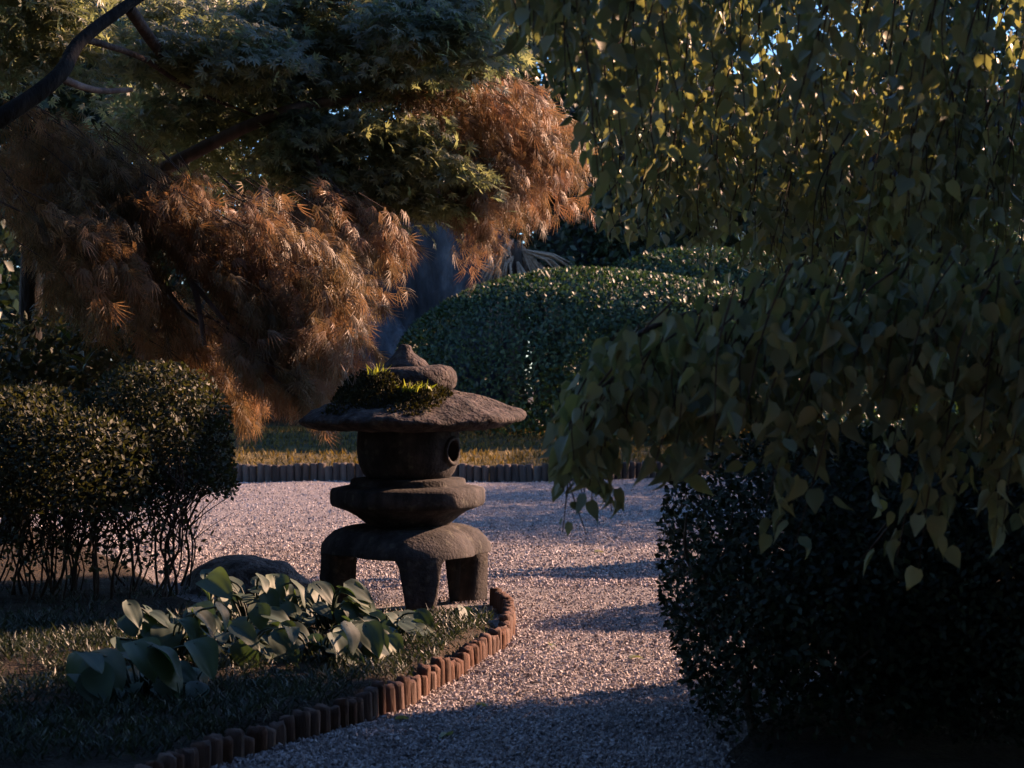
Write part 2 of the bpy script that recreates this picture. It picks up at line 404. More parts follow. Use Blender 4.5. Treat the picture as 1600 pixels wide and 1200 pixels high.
# ------------------------------------------------------------------ log edgings
def log_mesh(name, rad, h, mat, seed):
    r = random.Random(seed); n = 10; V = []; Fc = []
    prof = [(1.0, -0.08), (1.0, h * 0.55), (1.0, h - 0.012), (0.88, h), (0.0, h + 0.002)]
    ph = [r.uniform(0.84, 1.12) for _ in range(n)]
    for k, (q, z) in enumerate(prof[:-1]):
        for i in range(n):
            a = 2 * math.pi * i / n
            V.append((rad * q * ph[i] * math.cos(a), rad * q * ph[i] * math.sin(a), z + (r.uniform(-.009, .007) if k > 1 else 0)))
    V.append((0, 0, h + 0.001)); m = len(prof) - 1
    for k in range(m - 1):
        for i in range(n): Fc.append((k * n + i, k * n + (i + 1) % n, (k + 1) * n + (i + 1) % n, (k + 1) * n + i))
    for i in range(n): Fc.append(((m - 1) * n + i, (m - 1) * n + (i + 1) % n, len(V) - 1))
    me = poly_mesh(name, V, Fc, mat, smooth=True)
    return me

def edging(name, path, rad, h, mat, label, cat):
    root = empty(name, (path[0][0], path[0][1], 0)); tag(root, label, cat)
    mes = [log_mesh('log', rad, h + d, mat, i) for i, d in enumerate((0, 0.006, -0.01, 0.01, -0.004, -0.014, 0.004))]
    P = spline([(p[0], p[1], 0) for p in path], 400)
    acc = 0; last = P[0]; prev = P[0]
    for p in P:
        acc += (p - prev).length; prev = p
        if acc >= rad * 1.72:
            acc = 0
            o = bpy.data.objects.new('log', random.choice(mes)); put(o, root)
            o.location = (p.x - root.location.x + random.uniform(-.004, .004), p.y - root.location.y + random.uniform(-.004, .004), random.uniform(-.012, .01))
            o.rotation_euler = (random.uniform(-.045, .045), random.uniform(-.045, .045), random.uniform(0, 6.28))
    return root
edging('log_edging', EDGE, 0.028, 0.085, M['wood'], 'curved row of reddish brown upright logs edging the planted bed below the lantern', 'log edging')
xs = np.linspace(-6.5, 4.5, 24)
edging('log_edging', [(x, float(bank_front(x)) + 0.04 * math.sin(x * 3.1) + 0.03 * math.sin(x * 7.3)) for x in xs], 0.045, 0.19, M['wood_far'], 'dark row of upright logs edging the mossy bank behind the lantern', 'log edging')

# ------------------------------------------------------------------ stone lantern
LX, LY = -0.498, 8.2
lan = empty('stone_lantern', (LX, LY, 0))
tag(lan, 'squat weathered stone lantern on three curved legs with a wide mossy roof', 'stone lantern')
def stone_noise(V, amp, f, seed):
    V = np.asarray(V, float)
    return V * (1 + (amp * wobble(V, f, seed))[:, None] * np.array([1, 1, 0.25])) + np.stack([0 * V[:, 0], 0 * V[:, 0], amp * 0.12 * wobble(V, f * 1.7, seed + 1)], -1)

# tripod base: one carved block, split into the crown plate and its three legs
LEGS = [math.radians(a) for a in (40, 170, 281)]
def leg_w(th):
    d = min(abs((th - a + math.pi) % (2 * math.pi) - math.pi) for a in LEGS)
    t = min(max((d - 0.10) / 0.17, 0), 1)
    return 1 - t * t * (3 - 2 * t), d
def base_mesh():
    n = 144; V = []; keys = []
    for i in range(n):
        th = 2 * math.pi * i / n; wl, d = leg_w(th)
        R = 0.425 * (0.80 + 0.20 * max(0, math.cos(min(d * 1.5, math.pi / 2))))
        zl = 0.272 * (1 - wl) - 0.03 * wl
        out = [(0.0, 0.405), (0.16, 0.408), (0.24, 0.405), (R * 0.72, 0.395), (R * 0.85, 0.372), (R * 0.94, 0.335), (R * 0.985, 0.31), (R, 0.285)]
        for t in (0.3, 0.65, 1.0): out.append((R * (1.0 + 0.05 * t * wl), 0.285 + (zl - 0.285) * t))
        ri = R - 0.14
        for t in (0.0, 0.4, 0.8): out.append((ri + 0.02 * t, zl + (0.282 - zl) * t))
        out += [(ri * 0.8, 0.29), (0.0, 0.295)]
        for r_, z in out: V.append((r_ * math.cos(th), r_ * math.sin(th), z))
        keys.append((wl, len(out)))
    m = keys[0][1]; plate = []; legs = [[], [], []]
    for i in range(n):
        k = (i + 1) % n; th = 2 * math.pi * (i + 0.5) / n; wl, d = leg_w(th)
        li = min(range(3), key=lambda q: abs((th - LEGS[q] + math.pi) % (2 * math.pi) - math.pi))
        for j in range(m - 1):
            f = (i * m + j, k * m + j, k * m + j + 1, i * m + j + 1)
            (legs[li] if (7 <= j <= 12 and wl > 0.02) else plate).append(f)
    V = stone_noise(V, 0.02, 9, 31)
    return V, plate, legs
bV, plateF, legF = base_mesh()
def sub(name, V, Fc, mat):
    used = sorted({i for f in Fc for i in f}); mp = {u: i for i, u in enumerate(used)}
    return poly_mesh(name, [V[u] for u in used], [tuple(mp[i] for i in f) for f in Fc], mat)
obj('base_plate', sub('base_plate', bV, plateF, M['stone']), lan)
for q in range(3): obj('leg', sub('leg', bV, legF[q], M['stone']), lan)

# hexagonal platform swelling up from a round foot
def hexfn(r, z, th):
    a = (th - math.radians(10)) % (math.pi / 3) - math.pi / 6
    hx = math.cos(math.pi / 6) / math.cos(a)
    k = min(max((z - 0.42) / 0.08, 0), 1) * (1 if r > 0.3 else max(0, (r - 0.2) / 0.1))
    k *= 0.4
    return r * ((1 - k) * 0.95 + k * min(hx * 1.0, 0.985)), z
prof = [(0.0, 0.395), (0.19, 0.395), (0.205, 0.405), (0.23, 0.425), (0.262, 0.45), (0.305, 0.474), (0.36, 0.492), (0.378, 0.498), (0.386, 0.512), (0.388, 0.535), (0.386, 0.57),
        (0.378, 0.582), (0.33, 0.592), (0.298, 0.597), (0.29, 0.602), (0.286, 0.622), (0.276, 0.628), (0.2, 0.633), (0.0, 0.634)]
V, Fc = lathe(prof, 120, hexfn)
obj('platform', poly_mesh('platform', stone_noise(V, 0.006, 8, 41), Fc, M['stone']), lan)

# firebox with a round window cut through
prof = [(0.0, 0.625), (0.185, 0.625), (0.2, 0.63), (0.222, 0.66), (0.238, 0.70), (0.246, 0.75), (0.247, 0.80), (0.242, 0.85), (0.232, 0.875), (0.0, 0.876),
        (0.0, 0.86), (0.185, 0.86), (0.195, 0.80), (0.19, 0.72), (0.17, 0.67), (0.0, 0.66)]
V, Fc = lathe(prof, 72)
fb = obj('firebox', poly_mesh('firebox', stone_noise(V, 0.006, 8, 51), Fc, M['stone']), lan)
WA = math.radians(-27)
bm = bmesh.new()
bmesh.ops.remove_doubles(bm, verts=bm.verts, dist=1e-5)
bmesh.ops.create_cone(bm, cap_ends=True, segments=32, radius1=0.052, radius2=0.052, depth=0.3,
                      matrix=Matrix.Rotation(WA, 4, 'Z') @ Matrix.Translation((0.25, 0, 0.762)) @ Matrix.Rotation(math.pi / 2, 4, 'Y'))
cm = bpy.data.meshes.new('cutter'); bm.to_mesh(cm); bm.free()
co_ = bpy.data.objects.new('cutter', cm); C.objects.link(co_); co_.parent = lan
bmf = bmesh.new(); bmf.from_mesh(fb.data); bmesh.ops.remove_doubles(bmf, verts=bmf.verts, dist=1e-4); bmesh.ops.recalc_face_normals(bmf, faces=bmf.faces); bmf.to_mesh(fb.data); bmf.free()
md = fb.modifiers.new('cut', 'BOOLEAN'); md.operation = 'DIFFERENCE'; md.object = co_; md.solver = 'EXACT'
dg = bpy.context.evaluated_depsgraph_get()
nm = bpy.data.meshes.new_from_object(fb.evaluated_get(dg)); fb.modifiers.clear(); fb.data = nm; nm.name = 'firebox'
bpy.data.objects.remove(co_)
ring = []
for i in range(36):
    a = 2 * math.pi * i / 36; y, z = 0.06 * math.cos(a), 0.762 + 0.06 * math.sin(a)
    x = math.sqrt(max(0.246 ** 2 - y * y, 0)) + 0.001
    ring.append(Matrix.Rotation(WA, 4, 'Z') @ Vector((x, y, z)))
ring.append(ring[0])
V, T, r = tube(ring, [0.011] * len(ring), 8, cap=False)
obj('window_rim', np_mesh('window_rim', V, T, M['stone']), fb)

# roof
def rooffn(r, z, th):
    k = r / 0.535
    return r * (1 + 0.03 * math.sin(3 * th + 1) * k + 0.015 * math.sin(7 * th)), z + k * (0.012 * math.cos(th) + 0.009 * math.sin(2 * th + 0.5))
prof = [(0.0, 0.868), (0.25, 0.868), (0.36, 0.862), (0.44, 0.864), (0.50, 0.878), (0.53, 0.893), (0.538, 0.905), (0.534, 0.918), (0.515, 0.932), (0.475, 0.952),
        (0.42, 0.975), (0.375, 0.998), (0.32, 1.018), (0.26, 1.034), (0.2, 1.046), (0.1, 1.054), (0.0, 1.06)]
V, Fc = lathe(prof, 110, rooffn)
V = stone_noise(V, 0.026, 13, 61); V[:, 2] += (0.007 * wobble(V, 40, 63) + 0.008 * wobble(V, 22, 64)) * (V[:, 2] > 0.9)
roof = obj('roof', poly_mesh('roof', V, Fc, M['roofstone']), lan)
prof = [(0.0, 1.05), (0.21, 1.05), (0.226, 1.07), (0.23, 1.10), (0.222, 1.13), (0.2, 1.15), (0.15, 1.158), (0.0, 1.16)]
V, Fc = lathe(prof, 48)
V = stone_noise(V, 0.05, 9, 71)
obj('finial_cushion', poly_mesh('finial_cushion', V, Fc, M['roofstone']), roof)
prof = [(0.0, 1.145), (0.11, 1.145), (0.118, 1.16), (0.1, 1.185), (0.07, 1.208), (0.046, 1.232), (0.034, 1.256), (0.03, 1.274), (0.018, 1.28), (0.0, 1.281)]
V, Fc = lathe(prof, 32)
V = stone_noise(V, 0.05, 12, 81) + np.array([-0.015, 0, 0])
obj('finial', poly_mesh('finial', V, Fc, M['roofstone']), roof)

# moss and little plants that grow on the lantern roof
def roof_top(x, y):
    r = math.hypot(x, y)
    return float(np.interp(r, [0, 0.2, 0.26, 0.32, 0.375, 0.42, 0.465, 0.505], [1.06, 1.046, 1.034, 1.018, 0.998, 0.975, 0.956, 0.937]))
lst = []
for cx, cy, R, h, n in [(-0.12, -0.25, 0.17, 0.10, 2600), (-0.22, -0.12, 0.13, 0.10, 1600), (0.06, -0.3, 0.13, 0.055, 1600), (0.16, -0.2, 0.06, 0.03, 500), (0.02, -0.40, 0.12, 0.02, 700), (-0.25, -0.3, 0.13, 0.03, 800)]:
    a = rng.random(n) * 6.28; q = np.sqrt(rng.random(n)) * R
    x, y = cx + q * np.cos(a), cy + q * np.sin(a)
    z = np.array([roof_top(u, v) for u, v in zip(x, y)]) + h * (1 - (q / R) ** 2) * rng.random(n) ** 0.4
    P = np.stack([x + LX, y + LY, z], -1)
    D = rand_dirs(n) + np.array([0, 0, 0.9])
    lst.append(scatter(LEAF2_V, LEAF2_F, P, frames(D, rand_dirs(n)), 0.01 + 0.012 * rng.random(n)))
V, T, r = merge(lst)
tag(obj('roof_moss', np_mesh('roof_moss', V, T, M['roofmoss'], r)), 'dark mossy cushion growing over the front of the lantern roof', 'moss', kind='stuff')

def tuft(name, base, n, L, spread, mat, label, cat, lean=(0, 0, 0), width=1.0, group=None):
    D = np.stack([rng.normal(size=n) * spread, rng.normal(size=n) * spread, np.ones(n)], -1) + np.array(lean)
    P = np.array(base)[None] + np.stack([rng.normal(size=n) * 0.02, rng.normal(size=n) * 0.02, np.zeros(n)], -1)
    tv = BLADE_V * np.array([1, width, 1.6]); S = L * (0.5 + 0.6 * rng.random(n))
    N = np.stack([rng.normal(size=n), rng.normal(size=n), 0.2 + 0 * S], -1)
    V, T, r = scatter(tv, BLADE_F, P - np.array(base), frames(D, N), S)
    o = obj(name, np_mesh(name, V, T, mat, r)); o.location = base
    return tag(o, label, cat, group)
def on_roof(px, dy, lift=0.0):
    Y = LY + dy; x = (px - 800) / F * Y
    return (x, Y, roof_top(x - LX, dy) + lift)
tuft('grass_tuft', on_roof(590, -0.22, 0.07), 26, 0.075, 0.28, M['grassblade'], 'upright sunlit green grass tuft on top of the lantern roof moss', 'grass tuft', width=1.3)
tuft('grass_tuft', on_roof(640, -0.34, 0.03), 26, 0.07, 0.6, M['grassblade'], 'low bright green sprout at the middle front of the lantern roof', 'grass tuft', (0.2, -0.3, 0), 1.5)
tuft('grass_tuft', on_roof(664, -0.3, 0.03), 14, 0.06, 0.7, M['grassblade'], 'small green sprout beside the finial cushion on the lantern roof', 'grass tuft', (0.4, -0.2, 0), 1.5)
tuft('grass_tuft', on_roof(552, -0.16, 0.05), 7, 0.13, 0.25, M['dryfrond'], 'few dry bent grass stalks at the edge of the lantern moss', 'grass tuft', (-0.15, 0, 0), 0.35)

# ------------------------------------------------------------------ clipped shrubs and hedges
def dome(c, rad, n, power=2.6, zmin=None, depth=0.25, noise=0.05, nf=2.0, seed=1, bias=None, front=None):
    """points in the outer layer of a rounded block; returns points and outward normals"""
    out_p = []; out_n = []; got = 0
    while got < n:
        d = rand_dirs(n * 2)
        if zmin is not None: d = d[d[:, 2] * rad[2] * 1.3 + c[2] > zmin]
        if front is not None: d = d[d[:, 1] < front]
        q = (np.abs(d / np.array(rad)) ** power).sum(-1) ** (-1 / power)
        p = d * q[:, None]
        nn = nrm(np.sign(p) * np.abs(p / np.array(rad)) ** (power - 1) / np.array(rad))
        p = p * (1 + noise * wobble(p, nf, seed))[:, None]
        p = p * (1 - depth * rng.random(len(p)) ** 2.2)[:, None] + np.array(c)
        if zmin is not None:
            k = p[:, 2] > zmin; p, nn = p[k], nn[k]
        out_p.append(p); out_n.append(nn); got += len(p)
    return np.concatenate(out_p)[:n], np.concatenate(out_n)[:n]

def leaves_on(P, N, size, jitter=0.9):
    n = len(P); D = rand_dirs(n) + 0.45 * N + np.array([0, 0, 0.15]); NN = N + jitter * rand_dirs(n)
    return scatter(LEAF2_V, LEAF2_F, P, frames(D, NN), size * (0.6 + 0.8 * rng.random(n)))

def stem(base, tip, r0, mid=0.06, forks=3, seed=0, spread=0.25):
    rr = random.Random(seed)
    b, t = Vector(base), Vector(tip)
    pts = [b.lerp(t, u) + Vector((rr.uniform(-mid, mid), rr.uniform(-mid, mid), 0)) * (1 if 0 < u < 1 else 0) for u in np.linspace(0, 1, 6)]
    L = [tube(spline(pts, 12), np.linspace(r0, r0 * 0.4, 12), 6)]
    for k in range(forks):
        s = pts[rr.choice([2, 3, 4])]
        e = s + Vector((rr.uniform(-spread, spread), rr.uniform(-spread, spread), rr.uniform(0.12, 0.3)))
        L.append(tube(spline([s, s.lerp(e, 0.5) + Vector((rr.uniform(-.03, .03), rr.uniform(-.03, .03), 0)), e], 7), np.linspace(r0 * 0.55, r0 * 0.2, 7), 5))
    return merge(L)

# left azalea: leafy shell above a thicket of bare stems
az = empty('azalea_bush', (-2.0, 8.4, 0.08))
tag(az, 'clipped round azalea bush with bare stems and sunlit top left of the lantern', 'bush')
loc = np.array(az.location)
lst = []
for c, rad, n, sd in [((-1.80, 8.5, 0.70), (0.40, 0.5, 0.46), 17000, 3), ((-2.45, 8.3, 0.66), (0.62, 0.7, 0.41), 18000, 4), ((-2.15, 8.0, 0.60), (0.5, 0.4, 0.36), 9000, 8)]:
    P, N = dome(c, rad, n, 2.2, 0.46, 0.4, 0.09, 5.0, sd)
    lst.append(leaves_on(P, N, 0.027))
n = 2600
P = np.stack([-2.15 + rng.normal(size=n) * 0.45, 8.3 + rng.normal(size=n) * 0.3, 0.2 + 0.45 * rng.random(n)], -1)
P = P[P[:, 0] < -1.55]
lst.append(leaves_on(P, rand_dirs(len(P)), 0.032))
V, T, r = merge(lst)
tag(obj('foliage', np_mesh('foliage', V - loc, T, M['azalea'], r), az), kind='stuff')
for k in range(64):
    x = random.uniform(-2.8, -1.62); y = random.uniform(8.0, 8.75)
    ox = random.uniform(-0.12, 0.16) + (0.12 if x > -1.8 else 0)
    V, T, r = stem((x - loc[0], y - loc[1], -0.02), (x + ox - loc[0], y + random.uniform(-.15, .15) - loc[1], random.uniform(0.45, 0.7)), random.uniform(0.004, 0.009), 0.04, 6, k)
    obj('stem', np_mesh('stem', V, T, M['bark'], r), az)

# tall shrub behind it
sh = empty('broadleaf_shrub', (-2.75, 10.4, 0.06)); tag(sh, 'taller loose shrub with glossy pointed leaves behind the left azalea bush', 'shrub')
loc = np.array(sh.location); lst = []
for c, rad, n in [((-2.75, 10.4, 0.95), (0.5, 0.5, 0.62), 2600), ((-3.1, 10.2, 0.8), (0.5, 0.5, 0.5), 1600)]:
    P, N = dome(c, rad, n, 2.0, 0.3, 0.5, 0.12, 3, 12)
    lst.append(leaves_on(P, N, 0.06))
V, T, r = merge(lst)
tag(obj('foliage', np_mesh('foliage', V - loc, T, M['azalea'], r), sh), kind='stuff')
for k in range(26):
    a = random.uniform(0, 6.28); b = at(random.uniform(95, 165), random.uniform(470, 580), 9.75) - Vector(loc)
    D = np.array([[math.cos(a), -0.5 + 0.5 * math.sin(a), random.uniform(-0.5, 0.6)]])
    V, T, r = scatter(HEART_V * np.array([1, 0.42, 1.6]), HEART_F, np.array([tuple(b)]), frames(D, np.array([[0.2, -0.5, 1.0]])), np.array([random.uniform(0.10, 0.17)]))
    obj('leaf', np_mesh('leaf', V, T, M['rhodo'], r), sh)
for k in range(6):
    V, T, r = stem((random.uniform(-.3, .2), random.uniform(-.2, .2), -0.03), (random.uniform(-.4, .3), random.uniform(-.2, .2), 1.0), 0.014, 0.05, 4, 90 + k)
    obj('stem', np_mesh('stem', V, T, M['bark'], r), sh)

def hedge(name, base, domes, mat, size, label, cat, zmin=0.3, depth=0.2, power=3.0, noise=0.04, nf=1.2, group=None, front=None, extra=None):
    root = empty(name, base); tag(root, label, cat, group); loc = np.array(base); lst = []
    for i, (c, rad, n) in enumerate(domes):
        P, N = dome(c, rad, n, power, zmin, depth, noise, nf, 20 + i, front=front)
        lst.append(leaves_on(P, N, size, 0.6))
    if extra: lst += extra
    V, T, r = merge(lst)
    tag(obj('foliage', np_mesh('foliage', V - loc, T, mat, r), root), kind='stuff')
    return root
def trunks(root, spots, h, r0, seed, forks=4, spread=0.3, mid=0.05):
    for k, (x, y) in enumerate(spots):
        V, T, r = stem((x, y, -0.05), (x * 1.3, y * 1.3, h), r0, mid, forks, seed + k, spread)
        obj('stem', np_mesh('stem', V, T, M['bark'], r), root)

h = hedge('clipped_hedge', (1.6, 24.5, 0.4), [((1.35, 24.8, 1.0), (3.1, 2.7, 1.72), 62000)], M['hedge'], 0.065,
      'large rounded dark green clipped hedge with sunlit crest behind the lantern', 'hedge', 0.35, 0.1, 2.2, 0.035, 1.3, front=0.35)
trunks(h, [(-1, 0), (0, 0.2), (1, -0.1)], 1.2, 0.05, 200)
h = hedge('clipped_hedge', (4.2, 27.0, 0.4), [((3.4, 27.3, 1.5), (2.6, 1.8, 1.72), 30000)], M['hedge'], 0.07,
      'pale sunlit top of a second clipped hedge behind the large rounded one', 'hedge', 0.4, 0.12, 2.6, 0.05, 1.2, front=0.35)
trunks(h, [(-0.6, 0), (0.5, 0.2)], 1.2, 0.05, 220)
# hedge running along the right side of the path, hidden behind the weeping branches
h = hedge('boundary_hedge', (5.2, 16.0, 0), [((4.8, 15.8, 1.2), (0.9, 2.1, 1.35), 16000), ((5.2, 19.2, 1.25), (1.0, 2.4, 1.45), 16000), ((5.8, 22.8, 1.25), (1.0, 2.4, 1.55), 14000)], M['hedge'], 0.075,
      'shaded hedge along the far right side of the gravel behind hanging branches', 'hedge', 0.02, 0.25, 3.2)
trunks(h, [(-0.3, -1.4), (0, 0.3), (0.1, 2.2)], 1.0, 0.05, 240)

# right foreground shrub
rs = [((1.12, 5.45, 0.46), (0.66, 0.62, 0.48), 30000), ((1.75, 5.2, 0.46), (0.75, 0.7, 0.47), 32000), ((0.95, 5.1, 0.34), (0.42, 0.42, 0.34), 7000), ((1.5, 5.35, 0.3), (0.7, 0.6, 0.4), 16000)]
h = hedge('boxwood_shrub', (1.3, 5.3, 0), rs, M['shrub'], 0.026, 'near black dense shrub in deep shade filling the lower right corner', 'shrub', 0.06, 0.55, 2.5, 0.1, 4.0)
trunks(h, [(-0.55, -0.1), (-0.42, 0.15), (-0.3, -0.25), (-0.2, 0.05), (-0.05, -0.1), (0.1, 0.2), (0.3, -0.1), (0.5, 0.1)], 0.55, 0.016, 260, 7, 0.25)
# unseen laurel added right of the frame to keep the foreground in shade
h = hedge('shade_laurel', (3.8, 6.3, 0), [((3.8, 6.3, 1.25), (1.1, 1.4, 1.6), 20000)], M['shrub'], 0.09, 'unseen tall laurel added beyond the right edge to shade the foreground', 'shrub', 0.05, 0.45, 2.6, 0.06, 2)
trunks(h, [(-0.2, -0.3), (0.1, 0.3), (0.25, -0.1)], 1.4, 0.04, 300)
# two low shrubs behind it, their shadows lie across the path
h = hedge('round_shrub', (2.2, 10.6, 0), [((2.2, 10.6, 0.42), (0.6, 0.4, 0.5), 7000)], M['hedge'], 0.04, 'small round shrub beyond the gravel behind the hanging branch tips', 'shrub', 0.05, 0.4, 2.3, 0.08, 3)
trunks(h, [(-0.1, 0), (0.12, 0.05)], 0.4, 0.02, 280)
h = hedge('round_shrub', (2.45, 8.8, 0), [((2.45, 8.8, 0.5), (0.62, 0.45, 0.56), 8000)], M['hedge'], 0.04, 'round shrub at the right edge just behind the dark foreground shrub', 'shrub', 0.05, 0.4, 2.3, 0.08, 3)
trunks(h, [(-0.1, 0), (0.12, 0.05)], 0.4, 0.02, 290)

# ------------------------------------------------------------------ plants of the bed
def hosta_template(seed):
    r = random.Random(seed); nx, ny = 11, 15; V = []; T = []
    r0 = r.uniform(0.32, 0.46); curl = r.uniform(0.15, 0.5); cup = r.uniform(-0.1, 0.35); wav = r.uniform(0.003, 0.012); ph = r.uniform(0, 6)
    for i in range(nx):
        u = i / (nx - 1); wd = r0 * (math.sin(math.pi * min(u * 0.97 + 0.03, 1) ** 0.72) ** 0.75 if 0 < u < 1 else 0.02)
        for j in range(ny):
            v = j / (ny - 1) * 2 - 1
            x = u - 0.10 * abs(v) * (1 - u) ** 2
            z = -curl * u * u + cup * (abs(v) * wd) ** 1.5 * 2.2 + wav * math.sin(v * 9 + ph) * wd * 2 + 0.035 * math.sin(u * 9 + ph) * abs(v) ** 2 + (0.0012 if j % 2 else -0.0012) * math.sin(math.pi * u) + 0.05 * abs(v) ** 0.7 * wd
            V.append((x, v * wd, z))
    for i in range(nx - 1):
        for j in range(ny - 1):
            a = i * ny + j; T += [(a, a + ny, a + ny + 1), (a, a + ny + 1, a + 1)]
    V = np.array(V); T = np.array(T)
    return np_mesh('leaf', V, T, M['hosta'], np.full(len(V), r.random()))
HOSTA = [hosta_template(i) for i in range(10)]
def hosta(base, leaves, label):
    """leaves: (px, py, Y, length, heading, pitch) where px, py is the middle of the blade"""
    root = empty('hosta_plant', base); tag(root, label, 'hosta', 'hostas in the planted bed'); B = Vector(base)
    for (c, L, hd, pit) in leaves:
        d = Vector((math.cos(hd) * math.cos(pit), math.sin(hd) * math.cos(pit), math.sin(pit)))
        s = c - d * L * 0.5 - B
        o = bpy.data.objects.new('leaf', random.choice(HOSTA)); put(o, root)
        up = Vector((random.uniform(-.5, .7), random.uniform(-.8, .3), 1))
        y = up.cross(d).normalized(); z = d.cross(y)
        o.matrix_basis = Matrix.Translation(s) @ Matrix((d, y, z)).transposed().to_4x4() @ Matrix.Diagonal((L, L * random.uniform(0.8, 1.1), L, 1))
        pts = spline([Vector((s.x * 0.15, s.y * 0.15, -0.03)), Vector((s.x * 0.45, s.y * 0.45, max(s.z * 0.75, 0.03))), s + d * 0.01], 8)
        V, T, r = tube(pts, np.linspace(0.0055, 0.0035, 8), 6)
        obj('stalk', np_mesh('stalk', V, T, M['hosta'], r), root)
def clump(pc, Y, n, spread, Lr, label, head=(-0.6, 0.5)):
    c = at(pc[0], pc[1], Y); zb = float(bed_z(np.array([c.x]), np.array([Y]))[0])
    base = (c.x, Y, zb); L = []
    for k in range(int(n * 1.75)):
        p = at(pc[0] + random.uniform(-1.1, 1.1) * spread[0], pc[1] + random.uniform(-1, 1) * spread[1], Y + random.uniform(-0.22, 0.22))
        p.z = max(p.z, zb + 0.05)
        L.append((p, random.uniform(*Lr) * random.uniform(0.68, 1.0), random.uniform(*head) - (0.25), random.uniform(-0.85, 0.1)))
    hosta(base, L, label)
clump((225, 1080), 5.55, 18, (95, 60), (0.13, 0.18), 'hosta with big round leaves at the dark lower left of the bed', (-1.5, 0.5))
clump((265, 985), 6.1, 18, (85, 30), (0.11, 0.16), 'hosta with blue green leaves in shade below the azalea stems', (-1.1, 0.3))
clump((375, 1000), 6.2, 22, (75, 42), (0.10, 0.16), 'hosta with pale curled leaves catching sun at the middle of the bed', (-1.0, 0.3))
clump((400, 930), 7.1, 16, (70, 25), (0.11, 0.19), 'hosta with long upright sunlit leaves in front of the brown boulder', (-0.8, 0.2))
clump((515, 948), 7.0, 16, (55, 26), (0.10, 0.18), 'hosta with leaves reaching up below the left leg of the lantern', (-0.8, 0.2))
clump((500, 1015), 6.2, 18, (80, 26), (0.11, 0.17), 'hosta with overlapping leaves drooping above the feathery groundcover', (-0.7, 0.2))
clump((605, 985), 6.8, 14, (55, 20), (0.10, 0.16), 'hosta with sunlit yellow green leaves before the front lantern leg', (-0.8, 0.2))
clump((580, 1020), 6.35, 10, (45, 18), (0.12, 0.17), 'hosta with long leaves hanging toward the log edging', (-0.9, -0.1))
clump((722, 958), 7.35, 2, (8, 5), (0.11, 0.13), 'single small hosta shoot between the lantern legs and the logs', (-0.6, -0.2))

# feathery groundcover between hostas and logs
n = 36000
x = rng.random(n) * 3.4 - 3.3; y = 4.6 + rng.random(n) * 4.0
m = bed_mask(x, y); P = np.stack([x, y], -1)
den = 0.35 + 0.65 * (wobble(np.stack([x, y, 0 * x], -1), 4, 77) > -0.35)
den = np.where(y > 7.3, den * np.where(x > -0.55, 0.5, 0.12), den)
k = (m > 0.6) & (rng.random(n) < den); x, y = x[k], y[k]
q = len(x); z = bed_z(x, y)
L = []
for j in range(3):
    a = rng.random(q) * 6.28
    D = np.stack([np.cos(a) * 0.8, np.sin(a) * 0.8, 0.5 + 0.9 * rng.random(q)], -1)
    P = np.stack([x + rng.normal(size=q) * 0.008, y + rng.normal(size=q) * 0.008, z + (0.02 + 0.05 * np.clip(wobble(np.stack([x, y, 0 * x], -1), 11, 78) + 0.4, 0, 1.4)) * rng.random(q)], -1)
    L.append(scatter(BLADE_V * np.array([1, 1.5, 1.5]), BLADE_F, P, frames(D, rand_dirs(q)), 0.016 + 0.024 * rng.random(q)))
V, T, r = merge(L)
tag(obj('groundcover', np_mesh('groundcover', V, T, M['cover'], r)), 'low feathery dark green groundcover filling the bed behind the logs', 'groundcover', kind='stuff')

# short moss and grass on the far bank
n = 26000
x = rng.random(n) * 13 - 8; y = 17 + rng.random(n) * 8; k = y > bank_front(x) + 0.1; x, y = x[k], y[k]; q = len(x)
D = np.stack([rng.normal(size=q) * 0.5, rng.normal(size=q) * 0.5, np.ones(q)], -1)
V, T, r = scatter(BLADE_V * np.array([1, 2.2, 1]), BLADE_F, np.stack([x, y, bank_z(x, y) - 0.005], -1), frames(D, rand_dirs(q)), 0.04 + 0.05 * rng.random(q))
M['bankgrass'] = leaf_mat('bank_grass', [(0.1, (0.03, 0.03, 0.014)), (0.5, (0.09, 0.07, 0.025)), (0.9, (0.2, 0.14, 0.04))], 0.7, 0.3, (1.3, 1.2, 0.5), 0.2)
tag(obj('bank_grass', np_mesh('bank_grass', V, T, M['bankgrass'], r)), 'short brownish grass covering the bank behind the far logs', 'grass', kind='stuff')

# boulders
def boulder(name, c, rad, mat, seed, label, amp=0.16):
    bm = bmesh.new(); bmesh.ops.create_icosphere(bm, subdivisions=5, radius=1)
    me = bpy.data.meshes.new(name); bm.to_mesh(me); bm.free()
    V = np.empty(len(me.vertices) * 3, np.float32); me.vertices.foreach_get('co', V); V = V.reshape(-1, 3).astype(float)
    V = V * (1 + amp * wobble(V, 1.6, seed) + amp * 0.4 * wobble(V, 4.5, seed + 1) + 0.012 * wobble(V, 18, seed + 2))[:, None] * np.array(rad)
    me.vertices.foreach_set('co', V.astype(np.float32).ravel()); me.update(); me.shade_smooth(); me.materials.append(mat)
    o = obj(name, me); o.location = c
    return tag(o, label, 'boulder')
boulder('boulder', (-1.42, 9.0, 0.0), (0.32, 0.3, 0.17), M['brownrock'], 5, 'low brown boulder half hidden behind hosta leaves left of the lantern')
boulder('boulder', (-1.3, 30.0, 2.2), (1.6, 1.0, 2.6), M['rock'], 15, 'tall bluish grey rock face in shade above the hedge', 0.12)
boulder('boulder', (-2.3, 27.2, 1.0), (0.85, 0.8, 1.25), M['rock'], 25, 'bluish rock in shade left of the clipped hedge', 0.14)

